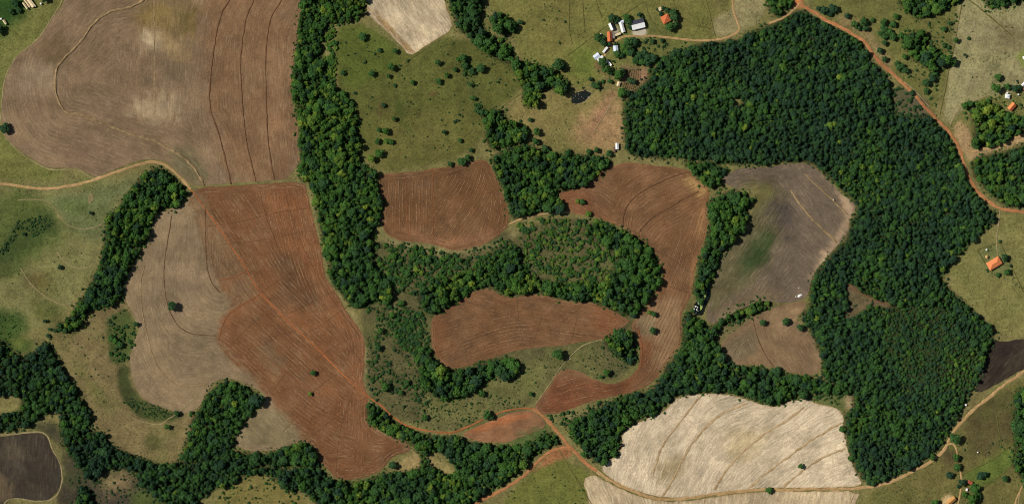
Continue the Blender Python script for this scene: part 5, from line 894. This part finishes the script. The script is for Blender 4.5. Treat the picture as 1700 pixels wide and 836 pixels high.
def describe(items, noun):
    """labels that tell the single plants apart by size, tone, neighbour and, last, by order"""
    base = {}
    for i, (x, y, r, t) in enumerate(items):
        a_ = min(ANCH, key=lambda q: (q[1]-x)**2+(q[2]-y)**2)[0]
        big = ('large' if r > 7.2 else 'medium-sized' if r > 5 else 'small') if noun == 'tree' else ('broad' if r > 4.3 else 'medium-sized' if r > 3.4 else 'small'); tone = 'dark' if t < .16 else 'deep green' if t < .34 else 'yellow-green' if t > .56 else 'green'
        base.setdefault((f'{big} {tone} {noun} {a_}', a_), []).append(i)
    lab = [None]*len(items); grp = [None]*len(items)
    for (b, a_), ids in base.items():
        ids.sort(key=lambda i: items[i][1]); nb = -(-len(ids)//8); names = {1: [''], 2: [', upper row', ', lower row'], 3: [', top row', ', middle row', ', bottom row']}.get(nb) or [', row '+w for w in ('one', 'two', 'three', 'four', 'five', 'six', 'seven', 'eight', 'nine')][:nb]
        for q in range(nb):
            row = sorted(ids[q*len(ids)//nb:(q+1)*len(ids)//nb], key=lambda i: items[i][0])
            for n_, i in enumerate(row):
                grp[i] = f'{noun}s {a_}'
                lab[i] = b+names[q] if len(row) == 1 else f'{b}{names[q]}, {ORD[n_]}'
    return lab, grp
labs, grps = describe(T, 'tree'); PROTO = {}
for i, (x, y, r, t) in enumerate(T):
    o, c = tree(x, y, r, t, labs[i], grps[i], i % 6, random.uniform(.75, 1.0)); PROTO.setdefault(i % 6, c)
# woods
def wood_points(polys, r, sp, seed):
    pts = []
    for p in polys:
        p = np.asarray(p, float); x0, y0 = p.min(0); x1, y1 = p.max(0)
        X, Y = np.meshgrid(np.arange(x0, x1, sp), np.arange(y0, y1, sp*.87)); X = X+(np.arange(X.shape[0]) % 2)[:, None]*sp*.5
        rr = np.random.default_rng(seed); X = (X+rr.uniform(-.42, .42, X.shape)*sp).ravel(); Y = (Y+rr.uniform(-.42, .42, Y.shape)*sp).ravel()
        ok = inside(X, Y, p); X, Y = X[ok], Y[ok]
        d = near(X, Y, p, True)[0]; ok = (d > 2.0); X, Y = X[ok], Y[ok]
        pts.append(np.stack([X, Y], 1))
    P = np.concatenate(pts); ok = np.ones(len(P), bool)
    for q in LEAVES_OPEN: ok &= ~inside(P[:, 0], P[:, 1], q)
    for ln in ROADS:
        d = near(P[:, 0], P[:, 1], resample(ln[1], 6))[0]; ok &= d > ln[2]*.5+2.2
    for fo in OUTL.values():
        if (fo.min(0) > P.max(0)).any() or (fo.max(0) < P.min(0)).any(): continue
        ok &= ~inside(P[:, 0], P[:, 1], fo)
    ok &= ~inside(P[:, 0], P[:, 1], [(1174, 478), (1184, 484), (1182, 496), (1175, 508), (1172, 522), (1154, 524), (1149, 514), (1152, 503), (1158, 498)])
    return P[ok]
def gn_scatter(name, P, R, Z, TI, protos, trunk, seed):
    rr = np.random.default_rng(seed); n = len(P)
    me = bpy.data.meshes.new(name); me.vertices.add(n)
    me.vertices.foreach_set('co', np.stack([wx(P[:, 0]), wy(P[:, 1]), hz(P[:, 0], P[:, 1])], -1).astype(np.float32).ravel())
    for an, dat in (('scl', R*S), ('zsc', Z), ('ang', rr.uniform(0, 6.28, n)), ('tint', TI)):
        me.attributes.new(an, 'FLOAT', 'POINT').data.foreach_set('value', np.asarray(dat, np.float32))
    me.attributes.new('pick', 'INT', 'POINT').data.foreach_set('value', rr.integers(0, len(protos), n).astype(np.int32))
    o = link(name, me); ng = bpy.data.node_groups.new(name, 'GeometryNodeTree')
    ng.interface.new_socket('Geometry', in_out='INPUT', socket_type='NodeSocketGeometry'); ng.interface.new_socket('Geometry', in_out='OUTPUT', socket_type='NodeSocketGeometry')
    N = ng.nodes; Lk = ng.links; gi = N.new('NodeGroupInput'); go = N.new('NodeGroupOutput')
    def at(nm, typ='FLOAT'): a_ = N.new('GeometryNodeInputNamedAttribute'); a_.data_type = typ; a_.inputs['Name'].default_value = nm; return a_.outputs['Attribute']
    m2p = N.new('GeometryNodeMeshToPoints'); Lk.new(gi.outputs[0], m2p.inputs['Mesh'])
    mul = N.new('ShaderNodeMath'); mul.operation = 'MULTIPLY'; Lk.new(at('scl'), mul.inputs[0]); Lk.new(at('zsc'), mul.inputs[1])
    sc = N.new('ShaderNodeCombineXYZ'); s_ = at('scl'); Lk.new(s_, sc.inputs[0]); Lk.new(s_, sc.inputs[1]); Lk.new(mul.outputs[0], sc.inputs[2])
    ro = N.new('ShaderNodeCombineXYZ'); Lk.new(at('ang'), ro.inputs[2])
    joins = []
    for group_ in ([protos, trunk] if trunk else [protos]):
        jn = N.new('GeometryNodeJoinGeometry')
        for po in group_:
            oi = N.new('GeometryNodeObjectInfo'); oi.inputs['Object'].default_value = po; oi.inputs['As Instance'].default_value = True; oi.transform_space = 'ORIGINAL'; Lk.new(oi.outputs['Geometry'], jn.inputs[0])
        ip = N.new('GeometryNodeInstanceOnPoints'); Lk.new(m2p.outputs[0], ip.inputs['Points']); Lk.new(jn.outputs[0], ip.inputs['Instance']); ip.inputs['Pick Instance'].default_value = True
        Lk.new(at('pick', 'INT'), ip.inputs['Instance Index']); Lk.new(ro.outputs[0], ip.inputs['Rotation']); Lk.new(sc.outputs[0], ip.inputs['Scale']); joins.append(ip)
    jj = N.new('GeometryNodeJoinGeometry')
    for ip in joins: Lk.new(ip.outputs[0], jj.inputs[0])
    Lk.new(jj.outputs[0], go.inputs[0])
    md = o.modifiers.new('scatter', 'NODES'); md.node_group = ng; return o
PR = [PROTO[k] for k in range(6)]; TRK = [o for o in bpy.data.objects if o.name.startswith('trunk')][:3]
ALL = []
TA = np.array([(x, y, r) for x, y, r, t in T])
for wi, (nm, polys, r, sp, tr, lb) in enumerate(WOODS):
    P = wood_points(polys, r, sp, 900+wi); rr = np.random.default_rng(500+wi); n = len(P)
    for x, y, q in TA: P = P[np.hypot(P[:, 0]-x, P[:, 1]-y) > q*.8]
    n = len(P); loc = fbm(P[:, 0]/34, P[:, 1]/34, 60+wi)
    R = r*np.clip(rr.lognormal(0, .38, n)*(.72+.40*loc), .45, 2.7); Z = np.minimum(rr.uniform(.6, 1.7, n), 2.2*r/R)*(.8+.5*fbm(P[:, 0]/16, P[:, 1]/16, 90+wi))
    t0 = tr[0]+(tr[1]-tr[0])*np.clip(fbm(P[:, 0]/50, P[:, 1]/50, 30+wi)*1.5-.25, 0, 1); TI = np.clip(t0+rr.normal(0, .14, n)+(rr.random(n) < .03)*.35-(rr.random(n) < .12)*.25, 0, 1)
    if nm == 'east':
        g_ = inside(P[:, 0]+(fbm(P[:, 0]/20, P[:, 1]/20, 5)-.5)*30, P[:, 1], [(1462, 520), (1480, 505), (1560, 508), (1632, 590), (1602, 662), (1500, 655), (1470, 600)]); R = np.where(g_, R*.74, R); Z = np.where(g_, Z*.75, Z); TI = np.where(g_, TI+.04, TI)
    ALL.append([nm, lb, P, R, Z, TI])
WSHORT = dict(strip='long upright green belt', east='large dark forest', gap='wood above the hooked field', curtain='curved belt beside the dusty field', tail='winding wood above the straw field', south='bottom centre wood', clump='finger of wood at lower left', west='lower left corner wood', leftbelt='curved left belt', brook='riverside wood at the top', hub='lumpy central wood', nook='clumps below the central field', topnotch='small wood by the road fork', topwood='rounded top wood', corner='top right corner wood', thicket='loose thicket by the orange road', estate='bright grove at right', eastend='dark wood at the right edge', rim='lower right edge wood', ford='tree line above the small field')
# the biggest crowns of the woods are trees of their own
vis = np.concatenate([np.stack([np.full(len(a_[2]), i), np.arange(len(a_[2])), np.where((a_[2][:, 0] > 4) & (a_[2][:, 0] < 1696) & (a_[2][:, 1] > 4) & (a_[2][:, 1] < 832), a_[3], 0)], 1) for i, a_ in enumerate(ALL)])
take = vis[np.argsort(-vis[:, 2])[:max(0, 300-len(T))]]
for i, j, r in take:
    nm, lb, P, R, Z, TI = ALL[int(i)]; j = int(j); mates = sorted([q for q in take if q[0] == i], key=lambda q: ALL[int(q[0])][2][int(q[1])][0]); n_ = [int(q[1]) for q in mates].index(j)
    tree(P[j, 0], P[j, 1], R[j], TI[j], f'broad crowned tree in the {WSHORT[nm]}'+(f', {ORD[n_]}' if len(mates) > 1 and n_ < 10 else ''), 'broad crowned trees in the '+WSHORT[nm], None, Z[j])
for i, (nm, lb, P, R, Z, TI) in enumerate(ALL):
    kp = np.ones(len(P), bool); kp[[int(q[1]) for q in take if int(q[0]) == i]] = False
    tag(gn_scatter('wood', P[kp], R[kp], Z[kp], TI[kp], PR, TRK, 40+i), lb, 'wood', None, 'stuff')
# scrub: outline, count, radius range, tint range
SCRUB = [([(608, 500), (650, 500), (700, 515), (712, 535), (715, 580), (690, 610), (700, 640), (720, 662), (700, 690), (650, 680), (612, 655), (608, 580)], 620, (.8, 3.5), (.1, .5)),
 ([(640, 505), (700, 520), (710, 560), (690, 590), (660, 570)], 140, (2, 5), (.1, .5)),
 ([(622, 405), (700, 408), (760, 422), (820, 415), (800, 440), (756, 455), (712, 470), (690, 490), (655, 482), (640, 455), (624, 430)], 480, (1.4, 5.2), (.12, .6)),
 ([(860, 372), (890, 362), (975, 366), (965, 385), (1008, 408), (1030, 430), (1012, 452), (985, 470), (910, 466), (882, 457), (868, 432), (862, 408)], 560, (1.2, 5.0), (.15, .72)),
 ([(690, 670), (750, 668), (800, 650), (880, 665), (870, 676), (830, 682), (790, 698), (755, 714), (700, 710), (670, 698)], 190, (.7, 2.0), (.1, .45)),
 ([(850, 600), (905, 590), (960, 575), (1010, 572), (1040, 605), (1050, 615), (1020, 634), (980, 624), (945, 610), (900, 640), (870, 650), (840, 640)], 150, (.7, 1.9), (.05, .4)),
 ([(560, 50), (605, 40), (670, 95), (740, 60), (840, 110), (850, 160), (800, 180), (790, 235), (720, 268), (602, 275), (598, 200), (565, 150)], 160, (.6, 1.9), (.05, .4)),
 ([(755, 88), (775, 92), (795, 150), (805, 190), (795, 195), (775, 140)], 60, (1.5, 4.5), (.15, .5)),
 ([(1540, 35), (1590, 20), (1580, 100), (1565, 120), (1545, 80)], 60, (.9, 2.8), (.1, .4)), ([(1490, 118), (1530, 112), (1560, 120), (1555, 180), (1520, 145)], 40, (.8, 3.0), (.1, .4)),
 ([(1475, 165), (1490, 142), (1515, 150), (1540, 175), (1540, 192), (1490, 195)], 45, (1.5, 4.5), (.05, .35)),
 ([(180, 530), (210, 510), (227, 545), (222, 575), (212, 600), (182, 600)], 140, (.7, 3.4), (.1, .5)), ([(200, 640), (225, 660), (290, 690), (230, 690), (205, 670)], 40, (.8, 2.2), (.05, .35)),
 ([(105, 555), (140, 552), (180, 520), (180, 600), (190, 690), (160, 690), (120, 620)], 35, (.7, 1.8), (.05, .3)),
 ([(860, 805), (930, 765), (975, 795), (985, 836), (820, 836)], 34, (.7, 1.8), (.05, .3)), ([(1440, 818), (1500, 800), (1545, 780), (1560, 820), (1540, 836), (1435, 836)], 60, (.5, 1.1), (.02, .2)),
 ([(1052, 62), (1110, 66), (1105, 85), (1060, 84)], 22, (1.2, 2.8), (.05, .3)), ([(990, 110), (1080, 112), (1075, 150), (985, 150)], 30, (1.0, 3.0), (.1, .4)), ([(1600, 160), (1700, 150), (1700, 190), (1660, 190), (1600, 200)], 45, (.9, 3.0), (.15, .5)),
 ([(1620, 410), (1662, 400), (1700, 480), (1690, 480), (1668, 440), (1640, 455)], 28, (.8, 1.9), (.05, .3)), ([(870, 0), (990, -20), (985, 60), (920, 85), (870, 60)], 24, (.7, 1.7), (.05, .3)), ([(1400, 470), (1420, 466), (1430, 490), (1475, 506), (1440, 512), (1410, 530), (1394, 522)], 22, (1.0, 2.6), (.05, .3)),
 ([(890, 692), (945, 682), (1040, 652), (1040, 665), (970, 690), (940, 712)], 70, (1.0, 3.8), (.1, .45)), ([(1185, 545), (1250, 520), (1285, 506), (1240, 530), (1195, 570)], 45, (1.0, 3.4), (.1, .4)), ([(100, 740), (150, 795), (225, 785), (270, 836), (110, 836), (108, 790)], 130, (.8, 2.4), (.02, .3)), ([(390, 795), (470, 795), (510, 836), (350, 836)], 70, (.9, 3.4), (.15, .5)), ([(1302, 664), (1345, 654), (1400, 650), (1395, 674), (1340, 660)], 40, (1.0, 3.0), (.15, .45)),
 ([(1590, 740), (1680, 700), (1685, 790), (1640, 836), (1590, 836)], 40, (.8, 2.2), (.02, .3)), ([(640, 395), (760, 418), (845, 392), (850, 405), (780, 428), (640, 405)], 60, (1.0, 2.8), (.1, .45)), ([(505, 735), (525, 740), (530, 765), (515, 758)], 12, (1, 2.2), (.1, .3)), ([(1610, 20), (1690, 20), (1690, 130), (1600, 150)], 14, (.7, 1.6), (.05, .2)), ([(930, 165), (1030, 160), (1025, 240), (900, 240)], 26, (.6, 1.3), (.05, .3)), ([(0, 330), (160, 320), (160, 430), (110, 500), (10, 500)], 30, (.6, 1.4), (.02, .25))]
SCRUB += [([(608, 500), (650, 500), (700, 515), (712, 535), (715, 580), (690, 610), (700, 640), (720, 662), (700, 690), (650, 680), (612, 655), (608, 580)], 800, (.5, 1.6), (.08, .5)), ([(622, 405), (700, 408), (760, 422), (820, 415), (800, 440), (756, 455), (712, 470), (690, 490), (655, 482), (640, 455), (624, 430)], 420, (.5, 1.6), (.1, .5)), ([(860, 372), (890, 362), (975, 366), (965, 385), (1008, 408), (1030, 430), (1012, 452), (985, 470), (910, 466), (882, 457), (868, 432), (862, 408)], 500, (.5, 1.6), (.1, .55)), ([(690, 670), (750, 668), (800, 650), (880, 665), (830, 682), (755, 714), (700, 710)], 200, (.4, 1.0), (.05, .4)), ([(536, 45), (558, 42), (558, 145), (548, 138), (536, 105)], 110, (1.6, 5.5), (.35, .75)), ([(-5, 418), (14, 398), (26, 372), (34, 360), (38, 366), (28, 392), (10, 418), (-5, 430)], 60, (1.0, 2.6), (.02, .2)), ([(30, 375), (50, 358), (85, 350), (88, 372), (62, 392), (40, 400)], 120, (.8, 2.2), (.05, .35)), ([(0, 520), (28, 516), (36, 545), (18, 560), (0, 555)], 50, (.8, 2.0), (.3, .55)), ([(190, 650), (225, 662), (300, 684), (298, 694), (230, 692)], 130, (.6, 1.6), (.05, .3)), ([(1600, 540), (1660, 545), (1650, 556), (1640, 550)], 10, (1, 2), (.1, .3))]
B = [(1060, 68, 2.5, .1), (1070, 71, 3.1, .1), (1068, 81, 3, .15), (1055, 82, 2.2, .1), (1092, 77, 2.6, .12), (1079, 74, 1.7, .1), (1060, 77, 1.6, .1), (1075, 79, 1.5, .1), (1079, 63, 1.7, .1), (1086, 63, 1.9, .1), (1018, 102, 3.2, .2), (606, 103, 3.4, .1), (655, 142, 3.4, .15), (622, 89, 2.4, .15), (677, 101, 3.2, .15), (664, 109, 2.7, .15), (589, 155, 3.2, .1), (617, 161, 2.2, .1), (754, 202, 3, .15), (760, 200, 3.2, .1), (762, 190, 2.3, .1), (826, 136, 3, .2), (902, 33, 2.4, .1), (938, 36, 2.4, .1), (929, 71, 2.4, .12), (1603, 94, 2.6, .08), (1600, 91, 2.4, .08), (1590, 111, 2, .05), (1688, 134, 2, .05), (1689, 137, 2.2, .05), (959, 137, 2.2, .1), (968, 146, 2.2, .1)]
for si, (poly, n, rr_, tt_) in enumerate(SCRUB):
    p = np.asarray(poly, float); g_ = np.random.default_rng(700+si); k = 0; x0, y0 = p.min(0); x1, y1 = p.max(0); A = (x1-x0)*(y1-y0)
    X = g_.uniform(x0, x1, n*6); Y = g_.uniform(y0, y1, n*6); ok = inside(X, Y, p) & (fbm(X/22, Y/22, 800+si) > .40)
    for ln in ROADS: ok &= near(X, Y, resample(ln[1], 8))[0] > ln[2]*.5+1.2
    for fo in OUTL.values(): ok &= ~inside(X, Y, fo)
    for h_ in bpy.data.objects:
        if h_.get('category') in ('house', 'shed', 'building', 'barn', 'tank', 'pavilion', 'gazebo'):
            ok &= np.hypot(X-(h_.location.x/S+W0/2), Y-(H0/2-h_.location.y/S)) > 9
    for fo in (P1, P2): ok &= ~inside(X, Y, np.asarray(fo))
    X, Y = X[ok][:n], Y[ok][:n]; q = g_.random(len(X))**1.7
    for x, y, a_, t in zip(X, Y, rr_[0]+(rr_[1]-rr_[0])*q, g_.uniform(*tt_, len(X))): B.append((x, y, a_, t))
for wi, (nm, polys, r, sp, tr, lb) in enumerate(WOODS):
    for p in polys:
        q = resample(p, 3.2, True); g_ = np.random.default_rng(3000+wi); d_ = np.roll(q, -1, 0)-np.roll(q, 1, 0); d_ /= np.maximum(np.hypot(d_[:, 0], d_[:, 1])[:, None], 1e-6)
        nn = np.stack([-d_[:, 1], d_[:, 0]], 1); tst = inside(*(q+nn*2).T, p); nn[tst] *= -1
        e = q+nn*np.minimum(g_.exponential(2.2, len(q)), 8)[:, None]+g_.normal(0, 1, q.shape); ok = g_.random(len(q)) < .8
        for ln in ROADS: ok &= near(e[:, 0], e[:, 1], resample(ln[1], 8))[0] > ln[2]*.5+1.4
        for x, y, a_, t in zip(e[ok, 0], e[ok, 1], .8+2.0*g_.random(ok.sum())**2, g_.uniform(tr[0], tr[1], ok.sum())): B.append((x, y, a_, t))
B = [b for b in B if (np.hypot(TA[:, 0]-b[0], TA[:, 1]-b[1]) > TA[:, 2]*.7).all()]
B.sort(key=lambda b: -b[2]); vb = [b for b in B if 2 < b[0] < 1698 and 2 < b[1] < 834][:300]; ids = set(map(id, vb)); rest = np.array([b for b in B if id(b) not in ids])
labs, grps = describe(vb, 'bush'); BP = {}
for i, (x, y, r, t) in enumerate(vb):
    o = bush(x, y, r, t, labs[i], grps[i].replace('bushs', 'bushes')); BP.setdefault(o.data.name, o)
tag(gn_scatter('scrub', rest[:, :2], rest[:, 2]*1.15, np.full(len(rest), .9), rest[:, 3], list(BP.values()), None, 77), 'small shrubs dotted over the pastures and scrubland', 'scrub', None, 'stuff')
